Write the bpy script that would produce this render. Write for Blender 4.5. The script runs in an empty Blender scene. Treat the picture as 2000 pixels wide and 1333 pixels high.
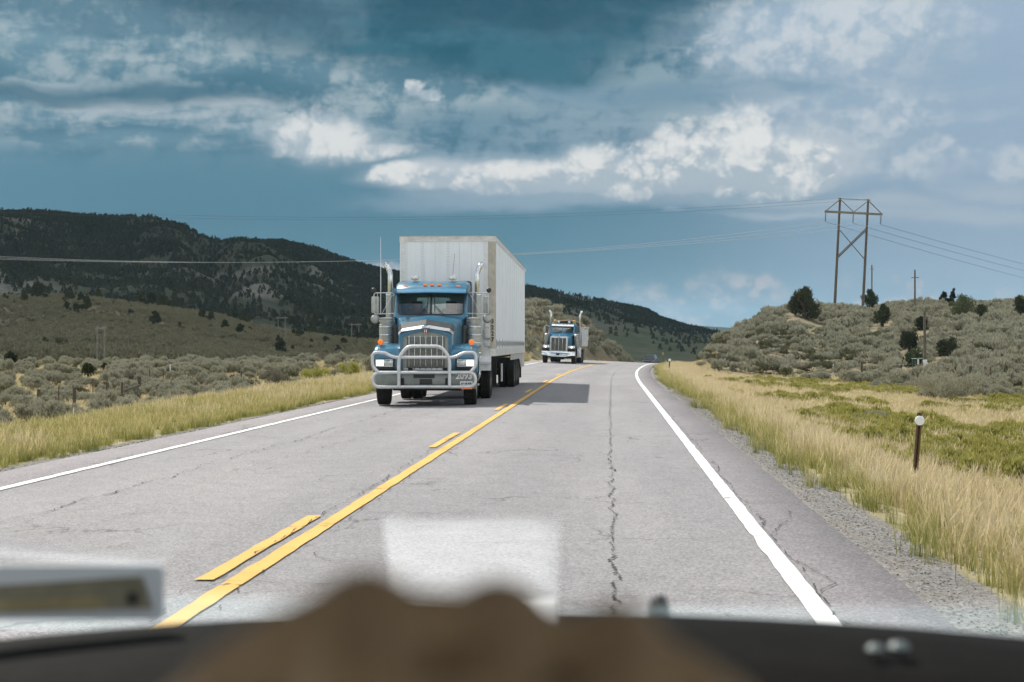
import bpy, bmesh, math, random
import numpy as np
from mathutils import Vector, Matrix
random.seed(7)
RNG = np.random.default_rng(11)
PI = math.pi
scene = bpy.context.scene
COL = scene.collection
TWOSIDED = None

# ------------------------------------------------------------------ camera constants (road frame: y along the road, z up)
FPX, EYE, YAW = 2722.0, 1.5, math.radians(4.0)
HX, HY = 1000.0, 672.0
FW = np.array([-math.sin(YAW), math.cos(YAW)]); RT = np.array([math.cos(YAW), math.sin(YAW)])


def world_xy(px, depth):
    """ground position seen at photo column px, DEPTH metres down the viewing axis"""
    p = FW * depth + RT * ((px - HX) / FPX * depth)
    return float(p[0]), float(p[1])


# ------------------------------------------------------------------ node helpers
class NT:
    """terse builder for node trees; values are sockets or numbers"""
    def __init__(s, tree):
        s.t = tree; s.n = tree.nodes; s.l = tree.links

    def new(s, kind, **kw):
        n = s.n.new(kind)
        for k, v in kw.items():
            setattr(n, k, v)
        return n

    def put(s, sock, v):
        if v is None:
            return
        if hasattr(v, 'is_output'):
            s.l.new(v, sock)
        elif isinstance(v, (tuple, list)):
            if sock.type == 'RGBA' and len(v) == 3:
                v = (*v, 1.0)
            sock.default_value = v
        else:
            if sock.type == 'RGBA':
                v = (v, v, v, 1.0)
            elif sock.type == 'VECTOR':
                v = (v, v, v)
            sock.default_value = v

    def math(s, op, a, b=None, c=None, clamp=False):
        n = s.new('ShaderNodeMath', operation=op); n.use_clamp = clamp
        s.put(n.inputs[0], a); s.put(n.inputs[1], b); s.put(n.inputs[2], c)
        return n.outputs[0]

    def add(s, a, b): return s.math('ADD', a, b)
    def sub(s, a, b): return s.math('SUBTRACT', a, b)
    def mul(s, a, b, clamp=False): return s.math('MULTIPLY', a, b, clamp=clamp)
    def mad(s, a, b, c): return s.math('MULTIPLY_ADD', a, b, c)

    def vmath(s, op, a, b=None, scale=None):
        n = s.new('ShaderNodeVectorMath', operation=op)
        s.put(n.inputs[0], a); s.put(n.inputs[1], b)
        if scale is not None:
            s.put(n.inputs['Scale'], scale)
        return n.outputs['Value'] if op in ('DOT_PRODUCT', 'LENGTH', 'DISTANCE') else n.outputs['Vector']

    def vec(s, x, y, z):
        n = s.new('ShaderNodeCombineXYZ')
        for i, v in enumerate((x, y, z)):
            s.put(n.inputs[i], v)
        return n.outputs[0]

    def sep(s, v):
        n = s.new('ShaderNodeSeparateXYZ'); s.put(n.inputs[0], v)
        return n.outputs

    def noise(s, v, scale=1.0, detail=4.0, rough=0.5, dist=0.0, color=False, lac=2.0):
        n = s.new('ShaderNodeTexNoise')
        s.put(n.inputs['Vector'], v); s.put(n.inputs['Scale'], scale); s.put(n.inputs['Detail'], detail)
        s.put(n.inputs['Roughness'], rough); s.put(n.inputs['Distortion'], dist); s.put(n.inputs['Lacunarity'], lac)
        return n.outputs['Color'] if color else n.outputs[0]

    def voro(s, v, scale, feature='F1', rnd=1.0, out='Distance'):
        n = s.new('ShaderNodeTexVoronoi', feature=feature)
        s.put(n.inputs['Vector'], v); s.put(n.inputs['Scale'], scale); s.put(n.inputs['Randomness'], rnd)
        return n.outputs[out]

    def map(s, v, a, b, c=0.0, d=1.0, smooth=True, clamp=True):
        n = s.new('ShaderNodeMapRange')
        n.interpolation_type = 'SMOOTHSTEP' if smooth else 'LINEAR'
        if not smooth:
            n.clamp = clamp
        s.put(n.inputs[0], v)
        for i, q in enumerate((a, b, c, d)):
            s.put(n.inputs[i + 1], q)
        return n.outputs[0]

    def mix(s, f, a, b, mode='MIX'):
        n = s.new('ShaderNodeMix', data_type='RGBA', blend_type=mode)
        n.clamp_factor = True
        s.put(n.inputs['Factor'], f); s.put(n.inputs[6], a); s.put(n.inputs[7], b)
        return n.outputs[2]

    def ramp(s, f, stops, mode='LINEAR'):
        n = s.new('ShaderNodeValToRGB'); cr = n.color_ramp; cr.interpolation = mode
        while len(cr.elements) < len(stops):
            cr.elements.new(0.5)
        for e, (p, c) in zip(cr.elements, stops):
            e.position = p; e.color = (*c, 1.0) if len(c) == 3 else c
        s.put(n.inputs[0], f)
        return n.outputs[0]

    def attr(s, name, out='Fac', kind='GEOMETRY'):
        n = s.new('ShaderNodeAttribute', attribute_name=name, attribute_type=kind)
        return n.outputs[out]

    def bump(s, h, strength=0.3, dist=0.01):
        n = s.new('ShaderNodeBump'); s.put(n.inputs['Strength'], strength); s.put(n.inputs['Distance'], dist)
        s.put(n.inputs['Height'], h)
        return n.outputs[0]

    def objpos(s):
        return s.new('ShaderNodeTexCoord').outputs['Object']

    def pos(s):
        return s.new('ShaderNodeNewGeometry').outputs['Position']

    def rnd(s):
        return s.new('ShaderNodeObjectInfo').outputs['Random']


MATS = {}


def material(name):
    m = bpy.data.materials.new(name); m.use_nodes = True
    t = NT(m.node_tree); t.n.clear()
    out = t.new('ShaderNodeOutputMaterial')
    return m, t, out


def principled(t, out, color, rough=0.5, metal=0.0, spec=0.5, normal=None, **kw):
    b = t.new('ShaderNodeBsdfPrincipled')
    t.put(b.inputs['Base Color'], color); t.put(b.inputs['Roughness'], rough); t.put(b.inputs['Metallic'], metal)
    t.put(b.inputs['Specular IOR Level'], spec)
    if normal is not None:
        t.put(b.inputs['Normal'], normal)
    for k, v in kw.items():
        t.put(b.inputs[k.replace('_', ' ')], v)
    if out is not None:
        t.l.new(b.outputs[0], out.inputs['Surface'])
    return b


def simple(name, color, rough=0.5, metal=0.0, spec=0.5, var=0.12, vscale=6.0, bump=0.0, bscale=60.0, dirt=0.0, **kw):
    """plain surface with mottling, a little dirt and bump so that nothing is one flat value"""
    if name in MATS:
        return MATS[name]
    m, t, out = material(name)
    p = t.objpos()
    f = t.noise(p, vscale, 5, 0.6)
    lo = tuple(c * (1 - var) for c in color); hi = tuple(min(1, c * (1 + var)) for c in color)
    c = t.mix(t.map(f, 0.3, 0.7), lo, hi)
    r = t.mad(t.noise(p, vscale * 3.1, 4, 0.6), 0.16, max(0.02, rough - 0.08))
    if dirt > 0:
        d = t.mul(t.map(t.noise(p, vscale * 0.7, 6, 0.7), 0.42, 0.72), dirt)
        c = t.mix(d, c, (0.16, 0.14, 0.11))
    nrm = t.bump(t.noise(p, bscale, 3, 0.6), bump, 0.01) if bump else None
    principled(t, out, c, r, metal, spec, nrm, **kw)
    MATS[name] = m
    return m


# ------------------------------------------------------------------ mesh helper
class MB:
    def __init__(s):
        s.v = []; s.f = []

    def _add(s, vs, fs):
        o = len(s.v); s.v.extend([tuple(map(float, q)) for q in vs]); s.f.extend([tuple(o + i for i in f) for f in fs])
        return s

    def box(s, c, d, rot=None, bev=0.0):
        """box of size D at centre C; BEV chamfers every edge"""
        hx, hy, hz = (q / 2 for q in d)
        if bev > 0:
            b = min(bev, hx * .9, hy * .9, hz * .9)
            bm = bmesh.new(); bmesh.ops.create_cube(bm, size=1.0)
            for v in bm.verts:
                v.co = Vector((v.co.x * d[0], v.co.y * d[1], v.co.z * d[2]))
            bmesh.ops.bevel(bm, geom=list(bm.edges), offset=b, segments=2, profile=0.6, affect='EDGES')
            vs = [v.co.copy() for v in bm.verts]; bm.verts.index_update()
            fs = [tuple(v.index for v in f.verts) for f in bm.faces]; bm.free()
        else:
            vs = [Vector((x, y, z)) for x in (-hx, hx) for y in (-hy, hy) for z in (-hz, hz)]
            fs = [(0, 1, 3, 2), (4, 6, 7, 5), (0, 4, 5, 1), (2, 3, 7, 6), (0, 2, 6, 4), (1, 5, 7, 3)]
        if rot is not None:
            R = Matrix.Rotation(rot[2], 3, 'Z') @ Matrix.Rotation(rot[1], 3, 'Y') @ Matrix.Rotation(rot[0], 3, 'X')
            vs = [R @ v for v in vs]
        c = Vector(c)
        return s._add([v + c for v in vs], fs)

    def tube(s, pts, r, seg=10, cap=True, closed=False):
        P = [Vector(p) for p in pts]; n = len(P)
        rr = r if isinstance(r, (list, tuple)) else [r] * n
        rings = []; up = None
        for i, p in enumerate(P):
            if closed:
                d = (P[(i + 1) % n] - P[i - 1])
            else:
                d = P[min(i + 1, n - 1)] - P[max(i - 1, 0)]
            d.normalize()
            if up is None:
                a = Vector((0, 0, 1)) if abs(d.z) < .9 else Vector((1, 0, 0))
                up = d.cross(a).normalized()
            else:
                up = (up - d * up.dot(d))
                up = up.normalized() if up.length > 1e-6 else d.orthogonal().normalized()
            w = d.cross(up)
            rings.append([p + (up * math.cos(2 * PI * k / seg) + w * math.sin(2 * PI * k / seg)) * rr[i] for k in range(seg)])
        vs = [q for R in rings for q in R]; fs = []
        m = n if closed else n - 1
        for i in range(m):
            j = (i + 1) % n
            for k in range(seg):
                k2 = (k + 1) % seg
                fs.append((i * seg + k, i * seg + k2, j * seg + k2, j * seg + k))
        if cap and not closed:
            fs.append(tuple(range(seg - 1, -1, -1))); fs.append(tuple((n - 1) * seg + k for k in range(seg)))
        return s._add(vs, fs)

    def lathe(s, prof, c=(0, 0, 0), axis='Z', seg=24):
        """prof: (radius, height) pairs revolved about AXIS through C"""
        vs = []; fs = []; n = len(prof)
        for r, h in prof:
            for k in range(seg):
                a = 2 * PI * k / seg; x, y = r * math.cos(a), r * math.sin(a)
                q = (x, y, h) if axis == 'Z' else ((h, x, y) if axis == 'X' else (y, h, x))
                vs.append((q[0] + c[0], q[1] + c[1], q[2] + c[2]))
        for i in range(n - 1):
            for k in range(seg):
                k2 = (k + 1) % seg
                fs.append((i * seg + k, i * seg + k2, (i + 1) * seg + k2, (i + 1) * seg + k))
        if prof[0][0] > 1e-5: fs.append(tuple(range(seg - 1, -1, -1)))
        if prof[-1][0] > 1e-5: fs.append(tuple((n - 1) * seg + k for k in range(seg)))
        return s._add(vs, fs)

    def loft(s, secs, cap=True, ring=True):
        """secs: lists of equal length of 3-D points"""
        n = len(secs[0]); vs = [p for q in secs for p in q]; fs = []
        for i in range(len(secs) - 1):
            for k in range(n if ring else n - 1):
                k2 = (k + 1) % n
                fs.append((i * n + k, i * n + k2, (i + 1) * n + k2, (i + 1) * n + k))
        if cap and ring:
            fs.append(tuple(range(n - 1, -1, -1))); fs.append(tuple((len(secs) - 1) * n + k for k in range(n)))
        return s._add(vs, fs)

    def prism(s, poly, y0, y1, plane='XZ'):
        """extrude a 2-D outline: plane XZ along y, YZ along x, XY along z"""
        def P(a, b, h):
            return {'XZ': (a, h, b), 'YZ': (h, a, b), 'XY': (a, b, h)}[plane]
        return s.loft([[P(a, b, y0) for a, b in poly], [P(a, b, y1) for a, b in poly]])

    def build(s, name, mat, parent=None, smooth=35, bevel=0.0, loc=None, solid=0.0):
        me = bpy.data.meshes.new(name)
        me.from_pydata(s.v, [], s.f)
        bm = bmesh.new(); bm.from_mesh(me)
        bmesh.ops.recalc_face_normals(bm, faces=bm.faces)
        bm.to_mesh(me); bm.free()
        if smooth:
            me.shade_smooth(); me.set_sharp_from_angle(angle=math.radians(smooth))
        me.materials.append(mat)
        o = bpy.data.objects.new(name, me); COL.objects.link(o)
        if parent is not None: o.parent = parent
        if loc is not None: o.location = loc
        if solid:
            md = o.modifiers.new('solid', 'SOLIDIFY'); md.thickness = solid; md.offset = 0
        if bevel:
            md = o.modifiers.new('bevel', 'BEVEL'); md.width = bevel; md.segments = 2; md.limit_method = 'ANGLE'; md.angle_limit = math.radians(40)
        return o


def arc(cx, cy, r, a0, a1, n=6):
    return [(cx + r * math.cos(math.radians(a0 + (a1 - a0) * i / n)), cy + r * math.sin(math.radians(a0 + (a1 - a0) * i / n))) for i in range(n + 1)]


def rrect(x0, z0, x1, z1, r, n=4):
    return arc(x1 - r, z0 + r, r, -90, 0, n) + arc(x1 - r, z1 - r, r, 0, 90, n) + arc(x0 + r, z1 - r, r, 90, 180, n) + arc(x0 + r, z0 + r, r, 180, 270, n)


def fillet(pts, r, n=5):
    """round the corners of a 3-D polyline"""
    P = [Vector(p) for p in pts]; out = [P[0]]
    for i in range(1, len(P) - 1):
        a, b, c = P[i - 1], P[i], P[i + 1]
        u, w = (a - b), (c - b)
        d = min(r, u.length * .48, w.length * .48)
        s_, e_ = b + u.normalized() * d, b + w.normalized() * d
        for k in range(n + 1):
            t = k / n
            out.append((1 - t) ** 2 * s_ + 2 * t * (1 - t) * b + t * t * e_)
    out.append(P[-1])
    return out


def empty(name, loc=(0, 0, 0), rz=0.0, label=None, cat=None, group=None):
    o = bpy.data.objects.new(name, None); COL.objects.link(o)
    o.location = loc; o.rotation_euler = (0, 0, rz); o.empty_display_size = .2
    return tag(o, label, cat, group)


def tag(o, label=None, cat=None, group=None, kind=None):
    if label: o['label'] = label
    if cat: o['category'] = cat
    if group: o['group'] = group
    if kind: o['kind'] = kind
    return o


def mesh_np(name, V, F, mat, smooth=True, attrs=None, parent=None):
    """mesh from numpy vertex (n,3) and quad (m,4) or tri arrays"""
    me = bpy.data.meshes.new(name)
    V = np.ascontiguousarray(V, dtype=np.float32); F = np.ascontiguousarray(F, dtype=np.int32)
    k = F.shape[1]
    me.vertices.add(len(V)); me.vertices.foreach_set('co', V.ravel())
    me.loops.add(F.size); me.loops.foreach_set('vertex_index', F.ravel())
    me.polygons.add(len(F)); me.polygons.foreach_set('loop_start', np.arange(0, F.size, k, dtype=np.int32))
    me.polygons.foreach_set('loop_total', np.full(len(F), k, dtype=np.int32))
    if smooth: me.polygons.foreach_set('use_smooth', np.ones(len(F), dtype=bool))
    me.update(calc_edges=True)
    for an, (dom, data) in (attrs or {}).items():
        data = np.asarray(data, dtype=np.float32)
        typ = 'FLOAT' if data.ndim == 1 else 'FLOAT_COLOR'
        a = me.attributes.new(an, typ, dom)
        a.data.foreach_set('value' if typ == 'FLOAT' else 'color', data.ravel())
    me.materials.append(mat)
    o = bpy.data.objects.new(name, me); COL.objects.link(o)
    if parent is not None: o.parent = parent
    return o


# ------------------------------------------------------------------ numpy value noise
_G = np.random.default_rng(3).random((256, 256))


def vnoise(x, y):
    x = np.asarray(x, float); y = np.asarray(y, float)
    xi = np.floor(x).astype(int); yi = np.floor(y).astype(int); fx = x - xi; fy = y - yi
    fx = fx * fx * fx * (fx * (fx * 6 - 15) + 10); fy = fy * fy * fy * (fy * (fy * 6 - 15) + 10)
    g = lambda a, b: _G[a & 255, b & 255]
    a = g(xi, yi) * (1 - fx) + g(xi + 1, yi) * fx
    b = g(xi, yi + 1) * (1 - fx) + g(xi + 1, yi + 1) * fx
    return a * (1 - fy) + b * fy


def fbm(x, y, oct=4, rough=.5):
    s = 0; a = 1; t = 0
    for i in range(oct):
        s = s + a * vnoise(x + 17.3 * i, y - 9.1 * i); t += a; a *= rough; x = x * 2.03; y = y * 2.03
    return s / t


def sstep(t):
    t = np.clip(t, 0, 1)
    return t * t * (3 - 2 * t)


# ------------------------------------------------------------------ road centre line and terrain
LEFT_EDGE, RIGHT_EDGE = -7.25, 1.87


def road_off(y):
    y = np.asarray(y, float)
    a = np.clip(y - 52, 0, None)
    return np.where(a < 200, a * a / 1900.0, 40000 / 1900.0 + (a - 200) * 400 / 1900.0)


def road_z(y, lat):
    y = np.asarray(y, float)
    z = -np.clip(y - 100, 0, None) ** 2 * 2.1e-4
    z = np.where(y > 260, -5.376 - (y - 260) * .0672, z)
    bank = .042 * sstep((y - 62) / 50)
    crown = -.012 * np.abs(lat + 2.45) * (1 - sstep((y - 62) / 50))
    return z - bank * (lat + 2.45) + crown + .029


def ipl(p, pts):
    xs, ys = zip(*pts)
    return np.interp(p, xs, ys)


RIGHT_SKY = [(1290, 712), (1340, 708), (1390, 699), (1440, 668), (1500, 624), (1560, 601), (1640, 597), (1700, 602), (1790, 588), (1900, 588), (2000, 582), (2200, 572), (2800, 560)]
LEFT_SKY = [(-900, 560), (-100, 569), (0, 583), (60, 581), (120, 580), (200, 586), (300, 597), (420, 617), (500, 638), (600, 655), (700, 668), (800, 674), (1000, 680), (1150, 688), (1300, 700)]
MTN_SKY = [(-2600, 560), (-1400, 430), (-700, 400), (-200, 408), (0, 416), (60, 415), (150, 423), (200, 426), (290, 424), (350, 440), (390, 462), (440, 477), (480, 483), (550, 477), (620, 489), (660, 503), (720, 524), (770, 534), (860, 548), (950, 553), (1030, 561), (1100, 573), (1160, 584), (1200, 593), (1240, 602), (1262, 606), (1290, 623), (1340, 638), (1400, 648), (1440, 664), (1500, 680), (1700, 690), (2600, 690)]
FAR_SKY = [(900, 668), (1290, 660), (1335, 639), (1370, 637), (1420, 640), (1480, 646), (1700, 655), (2600, 668)]


def terrain_z(x, y):
    """height of the land; also returns masks used by the ground material and by the planting"""
    x = np.asarray(x, float); y = np.asarray(y, float)
    D = np.maximum(x * FW[0] + y * FW[1], .5); L = x * RT[0] + y * RT[1]
    p = HX + FPX * np.clip(L / D, -1.6, 1.6)
    front = (x * FW[0] + y * FW[1]) > 3
    lat = x - road_off(y)
    # ------ verge profiles
    dR = lat - RIGHT_EDGE; dL = LEFT_EDGE - lat
    ez_r = road_z(y, np.full_like(x, RIGHT_EDGE)); ez_l = road_z(y, np.full_like(x, LEFT_EDGE))
    lump = fbm(x * .35, y * .35, 4) - .5
    base_r = ez_r - .03 - .06 * sstep(dR / .7) - .68 * sstep((dR - .5) / 3.2) - .45 * sstep((dR - 3) / 9) + lump * .30 * sstep((dR - 1.5) / 4)
    fall = 1 - sstep((y - 88) / 45)
    near_l = ez_l - .03 - .05 * sstep(dL / .6) + lump * .22 * sstep((dL - 1) / 4)
    base_l = near_l - 1.95 * fall * sstep((dL - 2.2 - .02 * y) / 8) - .8 * (1 - fall) * sstep((dL - 9) / 25)
    # low bank of sagebrush on the outside of the bend
    bh = 3.3 * sstep((y - 92) / 30) * (1 - sstep((y - 158) / 80))
    bh = bh + 2.0 * sstep((y - 122) / 30) * (1 - sstep((y - 172) / 75))
    bank = bh * sstep((dL - .9) / 4.2) * (1 - .97 * sstep((dL - 5 - .12 * np.clip(y - 120, 0, 80)) / 7)) * (1 + .5 * lump)
    base_l = base_l + bank
    z = np.where(lat > -2.5, base_r, base_l)
    inside = (dR < 0.0) & (dL < 0.0)
    z_in = road_z(y, np.clip(lat, LEFT_EDGE, RIGHT_EDGE)) - .13
    # ------ valley floor falls away beyond the bend
    far = sstep((D - 190) / 420)
    keep = np.exp(-np.clip(np.maximum(dR, dL), 0, None) / 22)
    z = z * (1 - far * (1 - keep * .8)) + (-9.0) * far * (1 - keep * .8)
    # ------ the right-hand hill
    Dc = ipl(p, [(1290, 150), (1400, 142), (1500, 160), (1600, 182), (1800, 190), (2000, 192), (2800, 190)])
    D0 = ipl(p, [(1290, 118), (1400, 112), (1500, 112), (1700, 104), (1850, 92), (2000, 84), (2800, 74)])
    zc = EYE + (HY - ipl(p, RIGHT_SKY)) * Dc / FPX
    t = (D - D0) / (Dc - D0)
    sh = sstep(t) * .55 + np.clip(t, 0, 1) * .45
    on = sstep((lat - 3.0) / 4.5) * sstep((p - 1285) / 50)
    back = 1 - sstep((D - Dc - 60) / 160)
    hill = np.maximum(zc + 2.3, 0) * sh * on * back * (1 + (fbm(x * .05, y * .05, 4) - .5) * .18 * np.clip(t * (1.4 - t) * 3, 0, 1))
    z = z + np.where(front, hill, 0)
    # ------ the long left hill in front of the mountain
    Dc2 = ipl(p, [(-900, 430), (0, 420), (400, 400), (700, 360), (1000, 520), (1300, 620)])
    D02 = ipl(p, [(-900, 150), (0, 152), (300, 150), (700, 150), (900, 240), (1300, 320)])
    zc2 = EYE + (HY - ipl(p, LEFT_SKY)) * Dc2 / FPX
    t2 = (D - D02) / (Dc2 - D02)
    w2 = (1 - sstep((p - 1150) / 130))
    target = zc2 + (fbm(x * .02, y * .02, 4) - .5) * 2.6 * np.clip(t2 * (1.3 - t2) * 3, 0, 1)
    s2 = (sstep(t2) * .4 + np.clip(t2, 0, 1) * .6) * w2 * (1 - sstep((D - Dc2) / 400))
    z = np.where(front & (lat < -3), z * (1 - s2) + target * s2, z)
    # ------ mountain and far ridge
    Dm = ipl(p, [(-2600, 1500), (0, 1750), (700, 1850), (1030, 2100), (1440, 2500), (2600, 3000)])
    Dm0 = ipl(p, [(-2600, 500), (0, 560), (700, 620), (1000, 640), (1440, 760), (2600, 1500)])
    zm = EYE + (HY - ipl(p, MTN_SKY)) * Dm / FPX
    tm = (D - Dm0) / (Dm - Dm0)
    spur = np.abs(vnoise(p * .0085 + 3 + vnoise(x * .002, y * .002) * 1.5, D * .0006) - .5) * 2
    spur = spur * .7 + .3 * np.abs(fbm(x * .006, y * .006, 4) - .5) * 3
    sm = np.clip(tm, 0, 1) ** 1.12
    carve = (spur - .42) * .75 * np.clip(sm * (1 - sm) * 4, 0, 1) * ipl(p, [(0, .8), (1000, 1), (1440, 1)])
    mtn = (zm + 9) * np.clip(sm * (1 + carve), 0, 1.02) * (1 - sstep((D - Dm) / 1500)) + (fbm(x * .02, y * .02, 4) - .5) * 9 * sstep(tm * 3) * (1 - sstep((tm - .9) / .1))
    z = z + np.where(front, np.where(tm > 0, mtn, 0), 0)
    Df = 6500.
    zf = (EYE + (HY - ipl(p, FAR_SKY)) * Df / FPX + 9) * sstep((D - 4600) / 1900)
    z = np.where(front & (D > 4300), np.maximum(z, zf - 9), z)
    z = np.where(inside, z_in, z)
    return z


def ground_hit(px, py, d0=8.0, d1=3000.0):
    """where the ray through a photo point first meets the land"""
    d = np.geomspace(d0, d1, 4000)
    lx = (px - HX) / FPX
    X = FW[0] * d + RT[0] * lx * d; Y = FW[1] * d + RT[1] * lx * d
    ray = EYE + (HY - py) / FPX * d
    below = np.nonzero(terrain_z(X, Y) >= ray)[0]
    i = below[0] if len(below) else len(d) - 1
    return float(X[i]), float(Y[i]), float(terrain_z(X[i:i + 1], Y[i:i + 1])[0]), float(d[i])


def spot(px, py, d0, d1):
    """where the land is met at a photo point, or the highest land in that direction if the point is over it"""
    d = np.linspace(d0, d1, 900); lx = (px - HX) / FPX
    X = FW[0] * d + RT[0] * lx * d; Y = FW[1] * d + RT[1] * lx * d; Z = terrain_z(X, Y)
    ang = (Z - EYE) / d; tgt = (HY - py) / FPX
    i = np.nonzero(ang >= tgt)[0]
    i = int(i[0]) if len(i) else int(np.argmax(ang))
    return float(X[i]), float(Y[i]), float(Z[i]), float(d[i])


# ------------------------------------------------------------------ camera, sun, render settings
cam_d = bpy.data.cameras.new('camera'); cam = bpy.data.objects.new('camera', cam_d); COL.objects.link(cam)
cam_d.sensor_width = 36.0; cam_d.lens = FPX / 2000.0 * 36.0
cam_d.clip_start = .05; cam_d.clip_end = 30000
cam.location = (0, 0, EYE)
cam.rotation_euler = (math.radians(90) + math.atan(5.5 / FPX), 0, YAW)
cam_d.dof.use_dof = True; cam_d.dof.focus_distance = 36.0; cam_d.dof.aperture_fstop = 6.7
scene.camera = cam

SUN_DIR = Vector((-.57, .55, 1.0)).normalized()          # towards the sun
SUN_EL = math.asin(SUN_DIR.z); SUN_AZ = math.atan2(SUN_DIR.x, SUN_DIR.y)
sd = bpy.data.lights.new('sun', 'SUN'); sun = bpy.data.objects.new('sun', sd); COL.objects.link(sun)
sd.energy = 3.75; sd.angle = math.radians(.5); sd.color = (1.0, .95, .87)
sun.rotation_euler = SUN_DIR.to_track_quat('Z', 'Y').to_euler(); sun.location = (-60, 60, 110)

scene.view_settings.view_transform = 'Standard'; scene.view_settings.look = 'None'
scene.view_settings.exposure = 0.75; scene.view_settings.gamma = 1.0; scene.view_settings.use_curve_mapping = False
scene.render.engine = 'CYCLES'
cy = scene.cycles
cy.use_denoising = True
try:
    cy.denoiser = 'OPENIMAGEDENOISE'; cy.denoising_input_passes = 'RGB_ALBEDO_NORMAL'
except Exception:
    pass
cy.max_bounces = 8; cy.diffuse_bounces = 3; cy.glossy_bounces = 3; cy.transmission_bounces = 4; cy.transparent_max_bounces = 12
cy.volume_bounces = 0; cy.caustics_reflective = False; cy.caustics_refractive = False; cy.sample_clamp_indirect = 6.0
cy.blur_glossy = 0.5
scene.render.use_persistent_data = False
# ------------------------------------------------------------------ sky: Nishita behind a procedural storm deck laid out by direction
def lin(r, g, b):
    f = lambda c: (c / 255 / 12.92) if c / 255 <= .04045 else ((c / 255 + .055) / 1.055) ** 2.4
    return (f(r), f(g), f(b))


world = bpy.data.worlds.new('World'); scene.world = world; world.use_nodes = True
T = NT(world.node_tree); T.n.clear()
wout = T.new('ShaderNodeOutputWorld')
direc = T.new('ShaderNodeTexCoord').outputs['Generated']
sky = T.new('ShaderNodeTexSky', sky_type='NISHITA'); sky.sun_disc = False
sky.sun_elevation = SUN_EL; sky.sun_rotation = SUN_AZ; sky.altitude = 1900; sky.air_density = 1.0; sky.dust_density = 1.0; sky.ozone_density = 1.2
dx, dy, dz = T.sep(direc)[0:3]
fr = T.add(T.mul(dx, float(FW[0])), T.mul(dy, float(FW[1])))
ri = T.add(T.mul(dx, float(RT[0])), T.mul(dy, float(RT[1])))
K = FPX / 1000
az = T.math('ARCTAN2', ri, fr)
u = T.mul(az, K)
v = T.mul(T.math('ARCSINE', T.math('MINIMUM', dz, 1.0)), K)
# noises live on the direction sphere, flattened so that clouds run level
q = T.vec(ri, fr, T.mul(dz, 2.2)); qi = T.vec(ri, fr, dz)
a1 = T.sep(T.noise(q, 7.0, 4, .55, color=True)); a2 = T.sep(T.noise(T.vmath('ADD', q, (5.1, 2.2, 9.7)), 24.0, 4, .6, color=True))
wu = T.add(T.mul(T.sub(a1[0], .5), .24), T.mul(T.sub(a2[0], .5), .03))
wv = T.add(T.mul(T.sub(a1[1], .5), .11), T.mul(T.sub(a2[1], .5), .02))
uw = T.add(u, wu); vw = T.add(v, wv)                                      # strongly swept, for the soft sheets
uc = T.mad(wu, .45, u); vc = T.mad(wv, .40, v)                            # lightly swept, for the heaps
strat = T.noise(T.vec(T.mul(T.add(ri, T.mul(wu, .25)), 2.0), T.mul(fr, 2.0), T.mul(T.add(dz, T.mul(wv, .35)), 11.0)), 3.4, 6, .55)
big = T.noise(T.vmath('ADD', q, (8.3, 1.2, 4.4)), 5.0, 3, .5)


def puffs(off):
    """cauliflower heaps: rounded cells inside rounded cells"""
    n = T.new('ShaderNodeTexVoronoi', feature='F1', normalize=True)
    pp = T.vmath('ADD', qi, off) if off else qi
    pp = T.vmath('ADD', pp, T.vmath('SCALE', T.vec(T.sub(a2[0], .5), T.sub(a2[1], .5), T.sub(a2[2], .5)), None, .016))
    T.put(n.inputs['Vector'], pp); T.put(n.inputs['Scale'], 26.0); T.put(n.inputs['Detail'], 3.0); T.put(n.inputs['Roughness'], .62); T.put(n.inputs['Lacunarity'], 2.1)
    return T.mul(T.sub(.30, n.outputs['Distance']), 4.0)


pf = puffs(None)
lit = T.mul(T.sub(pf, puffs((-.0035, .0, .0075))), .8)                   # faces turned to the light
fine = T.noise(T.vmath('ADD', qi, (1.3, 7.2, 3.3)), 60.0, 5, .62)


def U(px): return K * math.atan((px - HX) / FPX)
def Vv(py): return K * math.atan((HY - py) / FPX)


def blob(px, py, rx, up, dn, heap=False, tilt=0.0):
    """1 at the centre, 0 on the rim, negative outside; UP and DN are the extents over and under the centre"""
    du = T.sub(uc if heap else uw, U(px)); dv = T.sub(vc if heap else vw, Vv(py))
    if tilt: dv = T.mad(du, tilt, dv)
    du = T.mul(du, 1000.0 / rx)
    dv = T.math('MAXIMUM', T.mul(dv, 1000.0 / up), T.mul(dv, -1000.0 / dn))
    return T.sub(1.0, T.math('SQRT', T.add(T.mul(du, du), T.mul(dv, dv))))


def union(bs):
    r = bs[0]
    for b in bs[1:]:
        r = T.math('SMOOTH_MAX', r, b, .25)
    return r


def soft(bs, op, c, k=.7, lo=-.15, hi=.75, nz=None):
    global col
    m = T.map(T.add(union(bs), T.mul(T.sub(nz or strat, .5), k * 2)), lo, hi)
    col = T.mix(T.mul(m, op), col, c)


def heap(bs, op, c, k=.46, lo=-.10, hi=.40):
    global col
    m = T.map(T.add(union(bs), T.add(T.mul(pf, k), T.mul(T.sub(fine, .5), .35))), lo, hi)
    col = T.mix(T.mul(m, op), col, c)


sl = T.map(T.add(strat, T.add(T.mul(lit, .22), T.mul(pf, .16))), .36, .64)
# base: rain-blue in front, paling to lavender on the right
col = T.mix(T.map(uw, -.05, 1.0), lin(91, 138, 160), lin(162, 185, 208))
col = T.mix(T.mul(T.map(u, -.55, -1.05), .5), col, lin(112, 154, 176))
col = T.mix(T.mul(T.map(v, .16, .30), T.mul(T.map(u, .6, .1), .45)), col, lin(104, 148, 170))
col = T.mix(T.mul(T.map(v, .10, .0), .5), col, lin(112, 152, 182))
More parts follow.
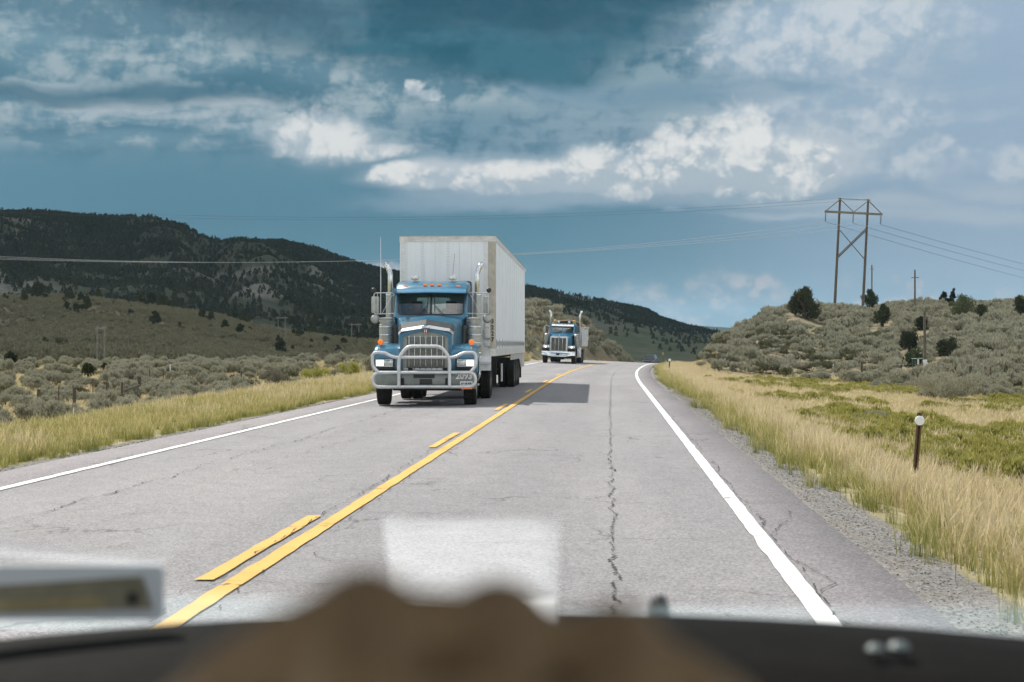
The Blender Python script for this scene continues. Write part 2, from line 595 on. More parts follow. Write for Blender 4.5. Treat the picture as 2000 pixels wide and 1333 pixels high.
# grey sheets over the upper left and centre
col = T.mix(T.mul(T.mul(T.map(vw, .30, .46), T.map(uw, .62, .2)), .95), col, T.mix(sl, lin(82, 126, 147), lin(146, 171, 184)))
soft([blob(60, 130, 230, 60, 60), blob(20, 230, 150, 50, 40)], .8, T.mix(sl, lin(112, 152, 171), lin(170, 188, 197)))
soft([blob(420, 140, 280, 50, 44), blob(650, 150, 260, 50, 50), blob(800, 200, 240, 50, 45), blob(1020, 215, 190, 40, 34)], .88, T.mix(sl, lin(108, 147, 166), lin(172, 190, 198)))
soft([blob(300, 240, 330, 40, 26), blob(560, 262, 300, 46, 34), blob(240, 290, 260, 34, 26), blob(760, 285, 160, 30, 22)], .86, T.mix(sl, lin(118, 156, 175), lin(180, 196, 205)))
# dark undersides
soft([blob(320, 196, 300, 24, 24), blob(110, 206, 190, 20, 20), blob(420, 206, 150, 18, 16)], .80, lin(70, 117, 139), .5, -.05, .7)
soft([blob(980, 258, 280, 50, 50), blob(880, 296, 230, 28, 24), blob(1130, 262, 170, 40, 34)], .78, T.mix(sl, lin(80, 124, 148), lin(116, 152, 172)), .5, -.15, .7)
# the broad dark shelf along the top
du0 = T.sub(u, .04)
edge = T.sub(T.mad(wv, .75, v), T.add(.520, T.mul(T.mul(du0, du0), .19)))
edge = T.add(edge, T.mul(T.math('MAXIMUM', T.sub(u, .05), 0.0), -.24))
dark = T.map(T.add(edge, T.mul(T.sub(strat, .5), .07)), -.055, .045)
dark_c = T.mix(T.map(strat, .36, .66), lin(33, 86, 108), lin(58, 110, 131))
col = T.mix(T.mul(dark, T.map(u, .66, .26, 0, .93)), col, dark_c)
soft([blob(990, 128, 200, 60, 46), blob(810, 100, 280, 50, 30), blob(640, 80, 220, 40, 24), blob(1090, 140, 110, 50, 36)], .86, T.mix(sl, lin(44, 98, 119), lin(62, 114, 135)), .4, -.1, .6)
# pale right-hand mass
soft([blob(1610, 80, 330, 150, 120), blob(1720, 280, 270, 180, 140), blob(1560, 200, 220, 110, 90)], .92, T.mix(sl, lin(164, 187, 207), lin(190, 204, 217)), .4, -.1, .75)
soft([blob(1360, 178, 300, 32, 34), blob(1160, 190, 200, 44, 44), blob(1500, 165, 190, 26, 26)], .62, lin(116, 152, 176), .5, -.1, .75)
wpale = T.mix(T.map(T.add(T.mul(pf, .5), T.mul(lit, .6)), -.25, .30), lin(176, 195, 211), lin(216, 222, 229))
heap([blob(1450, 105, 120, 80, 26, 1), blob(1540, 85, 150, 80, 60, 1), blob(1680, 60, 180, 60, 70, 1)], .62, wpale, .9, -.2, .7)
heap([blob(1690, 300, 130, 110, 60, 1), blob(1820, 310, 80, 48, 26, 1), blob(1990, 350, 46, 36, 26, 1), blob(1600, 250, 90, 60, 50, 1)], .62, wpale, .9, -.2, .7)
soft([blob(1330, 320, 430, 120, 70), blob(1000, 340, 300, 50, 50), blob(1560, 300, 260, 150, 90)], .55, T.mix(sl, lin(150, 176, 198), lin(186, 201, 214)), .35, -.1, .9)
soft([blob(610, 270, 190, 70, 50)], .5, lin(158, 182, 198), .5, -.1, .9)
soft([blob(1180, 358, 340, 40, 34), blob(1430, 345, 240, 110, 50), blob(900, 352, 170, 26, 26), blob(1600, 330, 120, 100, 50)], .85, lin(204, 213, 222), .35, -.25, .75)
soft([blob(1100, 396, 420, 26, 30), blob(1420, 400, 260, 30, 30)], .7, lin(150, 178, 198), .5, -.3, .9)
# sunlit heaps: bright crowns, greyer flat bases
def white_of(base_py, h):
    hh = T.map(vc, Vv(base_py), Vv(base_py) + h)
    return T.mix(T.map(T.add(T.mul(hh, .55), T.add(T.mul(lit, .8), T.mul(pf, .5))), -.05, .62), lin(184, 199, 211), lin(240, 241, 241))
soft([blob(620, 285, 130, 60, 40), blob(720, 302, 110, 26, 22)], .7, lin(192, 205, 215), .35, -.25, .8)
heap([blob(600, 285, 72, 78, 40, 1), blob(655, 290, 66, 52, 34, 1), blob(730, 300, 84, 18, 18, 1), blob(548, 284, 30, 36, 30, 1)], .85, white_of(340, .07), .46, -.15, .62)
heap([blob(815, 178, 36, 34, 20, 1), blob(850, 190, 40, 22, 14, 1)], .75, white_of(200, .05), .9, -.05, .4)
soft([blob(230, 222, 130, 22, 14), blob(430, 216, 110, 20, 14), blob(330, 236, 120, 14, 10)], .55, lin(188, 200, 208), .7, -.25, .9)
heap([blob(790, 348, 58, 26, 16, 1), blob(880, 356, 50, 22, 18, 1), blob(960, 360, 80, 42, 22, 1), blob(1060, 362, 100, 44, 24, 1), blob(1150, 364, 110, 66, 26, 1)], .95, white_of(372, .05))
heap([blob(1240, 366, 110, 86, 30, 1), blob(1340, 366, 100, 112, 34, 1), blob(1412, 362, 62, 146, 34, 1), blob(1480, 362, 62, 138, 36, 1), blob(1550, 362, 62, 104, 36, 1), blob(1606, 358, 46, 100, 34, 1)], .97, white_of(380, .12))
soft([blob(1150, 398, 420, 20, 18), blob(1380, 408, 260, 20, 18), blob(960, 388, 160, 14, 12)], .55, lin(168, 187, 203), .6, -.4, 1.0)
soft([blob(1880, 432, 330, 26, 24), blob(1970, 395, 150, 20, 16), blob(1700, 412, 200, 16, 12), blob(1560, 440, 160, 12, 10)], .6, lin(190, 203, 215), .6, -.35, 1.0)
# low pinkish heads over the ridges
pink = T.mix(T.map(T.add(T.mul(pf, .5), T.mul(lit, .6)), -.2, .25), lin(148, 171, 194), lin(206, 199, 205))
heap([blob(1330, 610, 100, 62, 40, 1), blob(1270, 590, 70, 40, 34, 1), blob(1400, 585, 70, 40, 40, 1), blob(1460, 570, 70, 26, 30, 1)], .74, pink, .8, -.35, .8)
heap([blob(1690, 600, 80, 40, 50, 1), blob(1760, 600, 90, 54, 50, 1), blob(1850, 592, 90, 60, 50, 1), blob(1920, 596, 50, 46, 50, 1), blob(745, 526, 40, 12, 20, 1)], .74, pink, .8, -.35, .8)
soft([blob(1310, 428, 36, 10, 7), blob(1820, 140, 60, 16, 14)], .5, lin(164, 186, 206), .5, .0, .7)
col = T.mix(1.0, col, T.mix(strat, (.95, .955, .96), (1.05, 1.045, 1.04)), 'MULTIPLY')
# everywhere else: an ordinary broken deck with the clear sky in its gaps (kept cheap: it lights the scene)
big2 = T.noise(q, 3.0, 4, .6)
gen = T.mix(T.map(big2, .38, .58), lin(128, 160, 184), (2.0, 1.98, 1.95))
front = T.mul(T.map(T.math('ABSOLUTE', az), .56, .46), T.mul(T.map(v, .95, .78), T.map(v, -.3, -.1)))
STR = 1 / 2 ** scene.view_settings.exposure
bg_f = T.new('ShaderNodeBackground'); T.put(bg_f.inputs[0], col); bg_f.inputs[1].default_value = STR
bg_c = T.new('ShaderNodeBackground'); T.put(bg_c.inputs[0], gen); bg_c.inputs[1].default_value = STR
bg_s = T.new('ShaderNodeBackground'); T.l.new(sky.outputs[0], bg_s.inputs[0]); bg_s.inputs[1].default_value = .08
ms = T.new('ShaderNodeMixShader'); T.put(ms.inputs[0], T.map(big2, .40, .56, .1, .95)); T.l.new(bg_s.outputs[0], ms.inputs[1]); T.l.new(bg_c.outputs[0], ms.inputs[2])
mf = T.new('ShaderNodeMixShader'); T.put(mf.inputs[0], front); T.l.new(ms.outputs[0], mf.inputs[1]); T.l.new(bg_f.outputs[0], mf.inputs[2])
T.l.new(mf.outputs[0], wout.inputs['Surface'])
world.cycles.sampling_method = 'MANUAL'; world.cycles.sample_map_resolution = 512
# ------------------------------------------------------------------ the land: one polar sheet round the camera out to the far ridges
def build_ground():
    a_in = np.radians(np.arange(-27, 27.01, .075)); 
    a_out = np.radians(np.concatenate([np.arange(-180, -27, 1.5), a_in * 180 / PI, np.arange(28.5, 180, 1.5)]))
    A = a_out
    D = np.concatenate([[1.2, 2, 3, 4, 5, 6], np.geomspace(7, 260, 210), np.geomspace(265, 3200, 190), np.geomspace(3400, 12000, 24)])
    aa, dd = np.meshgrid(A, D)                       # rows: rings
    hx, hy = np.sin(aa), np.cos(aa)
    X = dd * (hy * FW[0] + hx * RT[0]); Y = dd * (hy * FW[1] + hx * RT[1])
    Z = terrain_z(X, Y)
    n, m = X.shape
    V = np.stack([X, Y, Z], -1).reshape(-1, 3)
    i = np.arange(n - 1)[:, None]; j = np.arange(m)[None, :]; j2 = (j + 1) % m
    F = np.stack([i * m + j, i * m + j2, (i + 1) * m + j2, (i + 1) * m + j], -1).reshape(-1, 4)[:, ::-1]
    # masks: what grows where (own colours, except the far ridge, which has shade painted in)
    lat = X - road_off(Y); dR = lat - RIGHT_EDGE; dL = LEFT_EDGE - lat
    L = X * RT[0] + Y * RT[1]; Dd = np.maximum(X * FW[0] + Y * FW[1], .5); p = HX + FPX * np.clip(L / Dd, -1.6, 1.6)
    gravel = np.where(lat > -2.5, 1 - sstep((dR - .25) / .75), 1 - sstep((dL - .2) / .8))
    hillR = ((lat > 6) & (Dd > 96) & (Dd < 420) & (p > 1300)).astype(float) * sstep((Dd - 96) / 20)
    bank = ((lat < LEFT_EDGE - 1.5) & (Y > 92) & (dL < 34)).astype(float)
    hillL = ((lat < -30) & (Dd > 146)).astype(float) * sstep((Dd - 150) / 6)
    mead = np.exp(-((Dd - 146) / 7.0) ** 2) * (p < 560) * (lat < -20)
    mount = sstep((Dd - ipl(p, [(0, 520), (700, 560), (1440, 900)])) / 120)
    green = sstep((Dd - 240) / 100) * (p > 900) * (p < 1700) * (1 - sstep((Dd - 1500) / 700))
    scree = sstep((fbm(X * .012 + Y * .003, Z * .05, 4) - .50) / .12) * sstep((Z - 4) / 30)
    px_s = np.maximum(np.exp(-((p - 520 + (Z - 40) * 1.6) / 75) ** 2), np.maximum(.9 * np.exp(-((p - 690 + (Z - 30) * 1.2) / 55) ** 2), np.maximum(.8 * np.exp(-((p - 1150 - (Z - 40)) / 90) ** 2), .6 * np.exp(-((p - 30) / 70) ** 2))))
    scree = np.clip(scree * (.25 + px_s * 1.5), 0, 1) * mount
    att = {'gravel': ('POINT', gravel.ravel()), 'sage': ('POINT', np.clip(hillR + bank + hillL, 0, 1).ravel()), 'meadow': ('POINT', mead.ravel()),
           'mount': ('POINT', mount.ravel()), 'green': ('POINT', green.ravel()), 'scree': ('POINT', scree.ravel())}
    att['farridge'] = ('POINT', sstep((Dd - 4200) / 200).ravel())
    m_, t, out = material('ground')
    P = t.pos()
    n1 = t.noise(P, .22, 6, .6); n2 = t.noise(P, 2.3, 6, .65); n3 = t.noise(P, 22, 4, .7); n4 = t.noise(P, .035, 5, .6)
    straw = t.mix(t.map(n2, .3, .7), (.30, .255, .150), (.43, .375, .235))
    turf = t.mix(t.map(n2, .3, .7), (.16, .16, .065), (.25, .235, .11))
    c = t.mix(t.map(n1, .42, .60), straw, turf)
    c = t.mix(t.mul(t.map(n3, .5, .75), .35), c, (.16, .125, .075))
    grav = t.ramp(t.voro(P, 38, out='Color'), [(0, (.10, .095, .09)), (.5, (.20, .192, .185)), (1, (.31, .30, .285))])
    grav = t.mix(t.mul(t.map(n2, .45, .7), .4), grav, (.24, .205, .155))
    c = t.mix(t.map(t.add(t.attr('gravel'), t.mul(t.sub(n2, .5), .9)), .42, .6), c, grav)
    soil = t.mix(t.map(n2, .3, .7), (.155, .125, .085), (.25, .205, .14))
    soil = t.mix(t.map(n1, .45, .68), soil, (.19, .185, .105))
    c = t.mix(t.attr('sage'), c, soil)
    c = t.mix(t.attr('meadow'), c, t.mix(n2, (.14, .155, .045), (.22, .21, .07)))
    mtn = t.mix(t.map(n4, .35, .65), (.040, .050, .034), (.072, .078, .052))
    c = t.mix(t.attr('mount'), c, mtn)
    c = t.mix(t.mul(t.attr('green'), .9), c, t.mix(t.map(n4, .35, .65), (.062, .090, .055), (.125, .125, .072)))
    c = t.mix(t.attr('scree'), c, t.mix(t.map(n1, .3, .7), (.12, .118, .098), (.21, .205, .175)))
    c = t.mix(t.attr('farridge'), c, (.022, .040, .040))  # dark blue-green stands in for cloud shade on the far ridge
    nrm = t.bump(t.add(n3, t.mul(t.voro(P, 38), .8)), .5, .03)
    principled(t, out, c, .95, 0, .15, nrm)
    o = mesh_np('ground', V, F, m_, attrs=att)
    tag(o, 'dry grassland, sagebrush slopes and mountains', None, None, 'structure')
    return o


ground = build_ground()

# ------------------------------------------------------------------ asphalt, paint, cracks
YS = np.concatenate([np.arange(-40, 60, 1.0), np.arange(60, 260, 1.0), np.arange(260, 420, 5.0)])


def strip(latL, latR, n, dz, y0=-40, y1=400, step=1.0, jitter=0.0, seed=0):
    ys = np.arange(y0, y1 + 1e-6, step); rg = np.random.default_rng(seed)
    lats = np.linspace(latL, latR, n + 1)[None, :].repeat(len(ys), 0)
    if jitter:
        lats[:, 0] += rg.normal(0, jitter, len(ys)); lats[:, -1] += rg.normal(0, jitter, len(ys))
    yy = ys[:, None].repeat(n + 1, 1)
    X = lats + road_off(yy); Z = road_z(yy, lats) + dz
    V = np.stack([X, yy, Z], -1).reshape(-1, 3)
    k = n + 1; i = np.arange(len(ys) - 1)[:, None]; j = np.arange(n)[None, :]
    F = np.stack([i * k + j, i * k + j + 1, (i + 1) * k + j + 1, (i + 1) * k + j], -1).reshape(-1, 4)
    return V, F


def joined(parts):
    V = []; F = []; o = 0
    for v, f in parts:
        V.append(v); F.append(f + o); o += len(v)
    return np.concatenate(V), np.concatenate(F)


def build_road():
    ys = np.arange(-40, 400.1, 1.0)
    lats = np.concatenate([[LEFT_EDGE - .06], np.linspace(LEFT_EDGE, RIGHT_EDGE, 15), [RIGHT_EDGE + .06]])
    rg = np.random.default_rng(5)
    LA = lats[None, :].repeat(len(ys), 0)
    w = (fbm(ys * .5, ys * 0 + 3, 3) - .5) * .07; LA[:, 0] -= w; LA[:, 1] -= w
    w = (fbm(ys * .5, ys * 0 + 9, 3) - .5) * .07; LA[:, -1] += w; LA[:, -2] += w
    YY = ys[:, None].repeat(len(lats), 1)
    Z = road_z(YY, LA); Z[:, 0] -= .16; Z[:, -1] -= .16
    V = np.stack([LA + road_off(YY), YY, Z], -1).reshape(-1, 3); k = len(lats)
    i = np.arange(len(ys) - 1)[:, None]; j = np.arange(k - 1)[None, :]
    F = np.stack([i * k + j, i * k + j + 1, (i + 1) * k + j + 1, (i + 1) * k + j], -1).reshape(-1, 4)
    m, t, out = material('asphalt')
    lat = t.attr('lat'); P = t.pos()
    agg = t.voro(P, 75, out='Color'); ag1 = t.sep(agg)[0]
    fine = t.noise(P, 120, 3, .7)
    med = t.noise(P, 3.0, 6, .65); bigm = t.noise(t.vmath('MULTIPLY', P, (1.0, .22, 1.0)), .55, 5, .6)
    c = t.ramp(t.add(t.mul(ag1, .62), t.mul(fine, .38)), [(.12, (.120, .117, .118)), (.42, (.232, .225, .228)), (.7, (.29, .283, .286)), (.93, (.43, .42, .415))])
    c = t.mix(1.0, c, t.mix(t.map(bigm, .32, .68), (.89, .89, .91), (1.08, 1.07, 1.07)), 'MULTIPLY')
    c = t.mix(1.0, c, t.mix(t.map(med, .3, .7), (.93, .93, .94), (1.06, 1.06, 1.06)), 'MULTIPLY')
    # wheel paths polished a shade lighter and the shoulder a pinker, finer mix
    for cx in (-1.95, .05, -5.4, -3.4):
        wv = t.map(t.math('ABSOLUTE', t.sub(lat, cx)), .55, .1, 0, .10)
        c = t.mix(wv, c, (.34, .333, .335))
    sh = t.math('MAXIMUM', t.map(lat, 1.22, 1.34), t.map(lat, -6.42, -6.55))
    c = t.mix(sh, c, t.mix(1.0, c, (1.0, .955, .965), 'MULTIPLY'))
    oil = t.mul(t.mul(t.map(t.math('ABSOLUTE', t.sub(lat, -.75)), .5, .1), t.map(bigm, .4, .65)), .22)
    c = t.mix(oil, c, (.13, .127, .127))
    # hairline cracking
    cr = t.voro(t.vmath('ADD', P, t.vmath('SCALE', t.noise(P, 1.8, 4, .6, color=True), None, .9)), .55, 'DISTANCE_TO_EDGE')
    hair = t.mul(t.map(cr, .012, .004), t.map(t.noise(P, .35, 3, .6), .50, .62))
    c = t.mix(t.mul(hair, .75), c, (.07, .068, .065))
    nrm = t.bump(t.add(ag1, t.mul(fine, .6)), .55, .006)
    principled(t, out, c, t.mad(fine, .2, .62), 0, .35, nrm)
    o = mesh_np('road', V, F, m, attrs={'lat': ('POINT', LA.ravel())})
    tag(o, 'two-lane asphalt highway bending away to one side', kind='structure')


build_road()


def paint(name, color, wear, seed):
    m, t, out = material(name)
    P = t.pos()
    f = t.noise(P, 55, 4, .7); g = t.noise(t.vmath('ADD', P, (seed, 0, 0)), 2.2, 6, .7)
    c = t.mix(t.map(g, .35, .75), color, tuple(q * .86 for q in color))
    c = t.mix(t.mul(t.map(f, .62, .75), .35), c, (.30, .29, .28))
    b = principled(t, None, c, .6, 0, .3, t.bump(f, .4, .004))
    tr = t.new('ShaderNodeBsdfTransparent'); mx = t.new('ShaderNodeMixShader')
    gone = t.map(t.add(t.mul(g, .62), t.mul(f, .38)), wear, wear + .035)
    # cross breaks where the slab has cracked
    yb = t.sep(P)[1]
    brk = t.map(t.math('ABSOLUTE', t.sub(t.math('FRACT', t.add(t.mul(yb, .37), t.mul(t.noise(P, 1.3, 4, .6), .9))), .5)), .012, .004)
    t.put(mx.inputs[0], t.math('MAXIMUM', gone, t.mul(brk, t.map(g, .44, .5))))
    t.l.new(b.outputs[0], mx.inputs[1]); t.l.new(tr.outputs[0], mx.inputs[2]); t.l.new(mx.outputs[0], out.inputs['Surface'])
    return m


PW = paint('white_paint', (.80, .80, .78), .625, 3.0); PY = paint('yellow_paint', (.70, .425, .12), .615, 8.0)
white = [strip(1.115, 1.245, 2, .0085, -20, 330, .25, .004, 1), strip(-6.40, -6.27, 2, .0085, -20, 330, .25, .004, 2)]
yellow = [strip(-2.36, -2.235, 2, .0085, -20, 330, .25, .004, 3)]
# dashed line on the left of the solid one; starts read off where each dash begins on the road
for y0, y1 in [(8.5 + 11.1 * k, 8.5 + 11.1 * k + 3.45) for k in range(-2, 10)]:
    yellow.append(strip(-2.565, -2.45, 2, .0085, y0, y1, .25, .004, int(y0 * 10) + 900))
o = mesh_np('road_markings', *joined(white), PW); tag(o, 'white edge lines', kind='structure')
o = mesh_np('road_markings', *joined(yellow), PY); tag(o, 'yellow centre lines', kind='structure')


def cracks():
    m, t, out = material('crack_filler')
    P = t.pos()
    b = principled(t, None, t.mix(t.noise(P, 30, 3, .6), (.035, .033, .03), (.085, .08, .072)), .9, 0, .2)
    t.l.new(b.outputs[0], out.inputs['Surface'])
    mb = MB(); rg = random.Random(21)

    def crack(pts, w, wob=.05, step=.12, gap=.0):
        P = [np.array(p, float) for p in pts]; line = []
        off = 0
        for a, b in zip(P[:-1], P[1:]):
            n = max(2, int(np.linalg.norm(b - a) / step)); d = (b - a) / np.linalg.norm(b - a); nn = np.array([-d[1], d[0]])
            for i in range(n):
                off = off * .72 + rg.gauss(0, wob)
                q = a + (b - a) * i / n + nn * off
                line.append((q, nn))
        prev = None
        for q, nn in line:
            ww = w * max(.15, rg.gauss(.55, .45))
            lat = q[0]; y = q[1]; x = lat + float(road_off(y))
            a = (x - nn[0] * ww / 2, y - nn[1] * ww / 2); c = (x + nn[0] * ww / 2, y + nn[1] * ww / 2)
            za = float(road_z(y, lat)) + .0115
            cur = ((a[0], a[1], za), (c[0], c[1], za))
            if prev is not None and rg.random() > gap:
                mb._add([prev[0], prev[1], cur[1], cur[0]], [(0, 1, 2, 3)])
            prev = cur
    crack([(.03, 6), (.01, 30), (.06, 60), (.05, 110)], .019, .013, .045, .16)             # the long seam in the near lane
    for k in range(36):
        y = rg.uniform(7, 40); s = rg.choice((-1, 1)); crack([(.03, y), (.03 + s * rg.uniform(.1, .35), y + rg.uniform(-.1, .1))], .009, .012, .04)
    crack([(-2.19, 7), (-2.2, 30), (-2.2, 60)], .012, .012, .10, .5)
    crack([(-2.45, 7), (-2.44, 26)], .014, .012, .08, .4)
    crack([(-5.15, 9), (-5.0, 14), (-4.85, 24), (-4.75, 34)], .016, .03, .1, .2)
    crack([(-4.4, 16), (-3.9, 22), (-3.7, 40)], .012, .03, .1, .35)
    crack([(-6.45, 12), (-6.42, 50)], .016, .02, .15, .5)
    crack([(1.27, 6), (1.30, 18), (1.27, 40)], .014, .015, .08, .4)
    crack([(1.27, 8.6), (1.42, 8.9), (1.36, 9.4), (1.30, 9.9)], .010, .006, .05)
    crack([(1.27, 11), (1.5, 12), (1.62, 12.8)], .010, .012, .06)
    for y in (8.4, 9.3, 11.9, 12.7, 15.2, 19.3, 23.5, 27.8, 31.4, 38.0, 46.0, 55.0, 66.0, 80.0):
        x0 = rg.uniform(-6.3, -2.4); x1 = x0 + rg.uniform(1.0, 4.2)
        crack([(x0, y), ((x0 + x1) / 2, y + rg.uniform(-.15, .15)), (min(x1, 1.8), y + rg.uniform(-.2, .2))], .010, .02, .08, .3)
    for k in range(26):
        y = rg.uniform(7.5, 30); x = rg.choice((rg.gauss(-2.0, .35), rg.gauss(-2.9, .4)))
        crack([(x, y), (x + rg.uniform(-.35, .35), y + rg.uniform(.1, .9))], .011, .02, .05, .2)
    o = mb.build('road_crack', m, smooth=0); tag(o, 'dark cracks in the asphalt', kind='structure')


cracks()
# ------------------------------------------------------------------ vehicle materials
def car_paint(name, col, dirt=.25):
    m, t, out = material(name)
    p = t.objpos()
    d = t.mul(t.map(t.noise(p, 1.6, 6, .7), .4, .75), dirt)
    c = t.mix(t.noise(p, 40, 3, .6), tuple(q * .93 for q in col), tuple(q * 1.07 for q in col))
    c = t.mix(d, c, (.26, .24, .20))
    principled(t, out, c, t.mad(t.noise(p, 3, 5, .6), .22, .20), 0, .5, None, Coat_Weight=.5, Coat_Roughness=.12)
    return m


BLUE = car_paint('blue_paint', (.008, .128, .225), .42)
BLUE2 = car_paint('bright_blue_paint', (.011, .165, .31), .2)
CHROME = simple('chrome', (.62, .64, .64), .16, 1.0, var=.10, vscale=5, dirt=.18)
ALU = simple('dull_aluminium', (.56, .57, .57), .42, .75, var=.10, vscale=4, dirt=.15, bump=.15, bscale=30)
BAR = simple('bar_aluminium', (.60, .61, .62), .40, .35, var=.08, vscale=8, dirt=.12)
STEEL = simple('dusty_steel', (.40, .40, .37), .45, .8, var=.15, vscale=7, dirt=.3)
BLACK = simple('black_plastic', (.014, .014, .014), .45, 0, var=.3)
DARK = simple('chassis_black', (.016, .015, .014), .8, 0, var=.4, dirt=.10)
RUBBER = simple('tyre_rubber', (.018, .018, .018), .85, 0, .25, var=.25, vscale=12, bump=.4, bscale=40, dirt=.12)
WHITEP = simple('white_plate', (.72, .73, .73), .45, 0, var=.08, vscale=10, dirt=.12)
SEATC = simple('cab_interior', (.02, .02, .021), .85, 0, var=.3)
AMBER = simple('amber_lens', (.80, .16, .012), .25, 0, var=.12, vscale=30, Emission_Color=(1.0, .25, .02, 1), Emission_Strength=.25)
REDE = simple('red_badge', (.30, .02, .02), .3, 0)
LENS = simple('lamp_lens', (.50, .52, .52), .12, .6, var=.25, vscale=40)


def lit_lens():
    m, t, out = material('lit_lamp')
    p = t.objpos()
    b = principled(t, out, (.8, .8, .76), .15)
    t.put(b.inputs['Emission Color'], (1.0, .96, .84)); t.put(b.inputs['Emission Strength'], t.map(t.noise(p, 30, 2, .5), .3, .7, .9, 1.6))
    return m


LIT = lit_lens()


def pane_fresnel(t, ior):
    """reflectance of a thin pane, the same from either side"""
    back = t.new('ShaderNodeNewGeometry').outputs['Backfacing']
    f = t.new('ShaderNodeFresnel'); t.put(f.inputs[0], t.mad(back, 1 / ior - ior, ior))
    return f.outputs[0]


def glass_mat(name, tint, refl=.10, clear=.75):
    """a pane: mostly see-through, tinted, with a sky reflection that grows at grazing angles"""
    m, t, out = material(name)
    tr = t.new('ShaderNodeBsdfTransparent'); t.put(tr.inputs[0], tint)
    gl = t.new('ShaderNodeBsdfGlossy'); t.put(gl.inputs['Roughness'], .03); t.put(gl.inputs[0], (1, 1, 1))
    f = pane_fresnel(t, 1.5)
    mx = t.new('ShaderNodeMixShader'); t.put(mx.inputs[0], t.math('MINIMUM', t.mad(f, 1.6, refl - .06), 1.0))
    t.l.new(tr.outputs[0], mx.inputs[1]); t.l.new(gl.outputs[0], mx.inputs[2]); t.l.new(mx.outputs[0], out.inputs['Surface'])
    return m


CABGLASS = glass_mat('cab_glass', (.50, .62, .60), .12)
TRUCKGLASS = glass_mat('green_cab_glass', (.20, .34, .34), .16)


def perforated():
    m, t, out = material('perforated_steel')
    x, y, z = t.sep(t.objpos())[0:3]
    a = t.mul(t.math('ARCTAN2', y, x), 26 / (2 * PI) * 1.0)
    row = t.mul(z, 38.0)
    odd = t.mul(t.math('MODULO', t.math('FLOOR', row), 2.0), .5)
    fx = t.sub(t.math('FRACT', t.add(a, odd)), .5); fy = t.sub(t.math('FRACT', row), .5)
    d = t.math('SQRT', t.add(t.mul(fx, fx), t.mul(fy, fy)))
    hole = t.map(d, .30, .24)
    c = t.mix(hole, t.mix(t.noise(t.objpos(), 6, 4, .6), (.38, .38, .34), (.56, .56, .52)), (.02, .02, .018))
    principled(t, out, c, .4, t.mul(t.sub(1.0, hole), .85))
    return m


PERF = perforated()


def digits(text, size, mat, name, parent, loc, rot, extrude=.004, bold=0.0):
    cu = bpy.data.curves.new(name, 'FONT'); cu.body = text; cu.size = size; cu.extrude = extrude; cu.align_x = 'CENTER'; cu.align_y = 'CENTER'
    cu.offset = bold; cu.resolution_u = 3
    o = bpy.data.objects.new(name, cu); COL.objects.link(o)
    dg = bpy.context.evaluated_depsgraph_get()
    me = bpy.data.meshes.new_from_object(o.evaluated_get(dg)); bpy.data.objects.remove(o); bpy.data.curves.remove(cu)
    me.materials.clear(); me.materials.append(mat)
    r = bpy.data.objects.new(name, me); COL.objects.link(r); r.parent = parent; r.location = loc; r.rotation_euler = rot
    return r


def wheel(parent, x, y, r, w, side, name='wheel', dual=False, rim_m=None, hub_out=True):
    """wheel whose outer face looks towards SIDE (+1 / -1)"""
    e = empty(name, (x, y, r)); e.parent = parent
    for k in range(2 if dual else 1):
        cx = -side * k * (w + .04)
        h = w / 2
        prof = [(r * .60, -h * .86), (r * .80, -h), (r * .95, -h * .97), (r, -h * .78)]
        for g in (-.5, -.17, .17, .5):
            prof += [(r, h * (g - .07)), (r - .018, h * (g - .05)), (r - .018, h * (g + .05)), (r, h * (g + .07))]
        prof += [(r, h * .78), (r * .95, h * .97), (r * .80, h), (r * .60, h * .86)]
        MB().lathe(prof, (cx, 0, 0), 'X', 40).build('tyre', RUBBER, e, smooth=30)
    s = side; h = w / 2
    pr = [(r * .61, s * h * .80), (r * .57, s * h * .92), (r * .54, s * h * .5), (r * .42, s * h * .18), (r * .20, s * h * .22), (r * .19, s * h * .85), (r * .12, s * h * .98), (.001, s * h)]
    if dual:
        pr = [(r * .61, s * h * .80), (r * .57, s * h * .92), (r * .54, s * h * .2), (r * .45, -s * h * .6), (r * .22, -s * h * .6), (r * .20, s * h * .5), (r * .12, s * h * .7), (.001, s * h * .7)]
    b = MB().lathe(pr, (0, 0, 0), 'X', 32)
    for k in range(10):
        a = 2 * PI * k / 10
        b.lathe([(.018, 0), (.018, .035), (.001, .045)] if s > 0 else [(.018, 0), (.018, -.035), (.001, -.045)], (s * h * (.2 if not dual else -.55), r * .32 * math.cos(a), r * .32 * math.sin(a)), 'X', 6)
    b.build('rim', rim_m or STEEL, e)
    return e


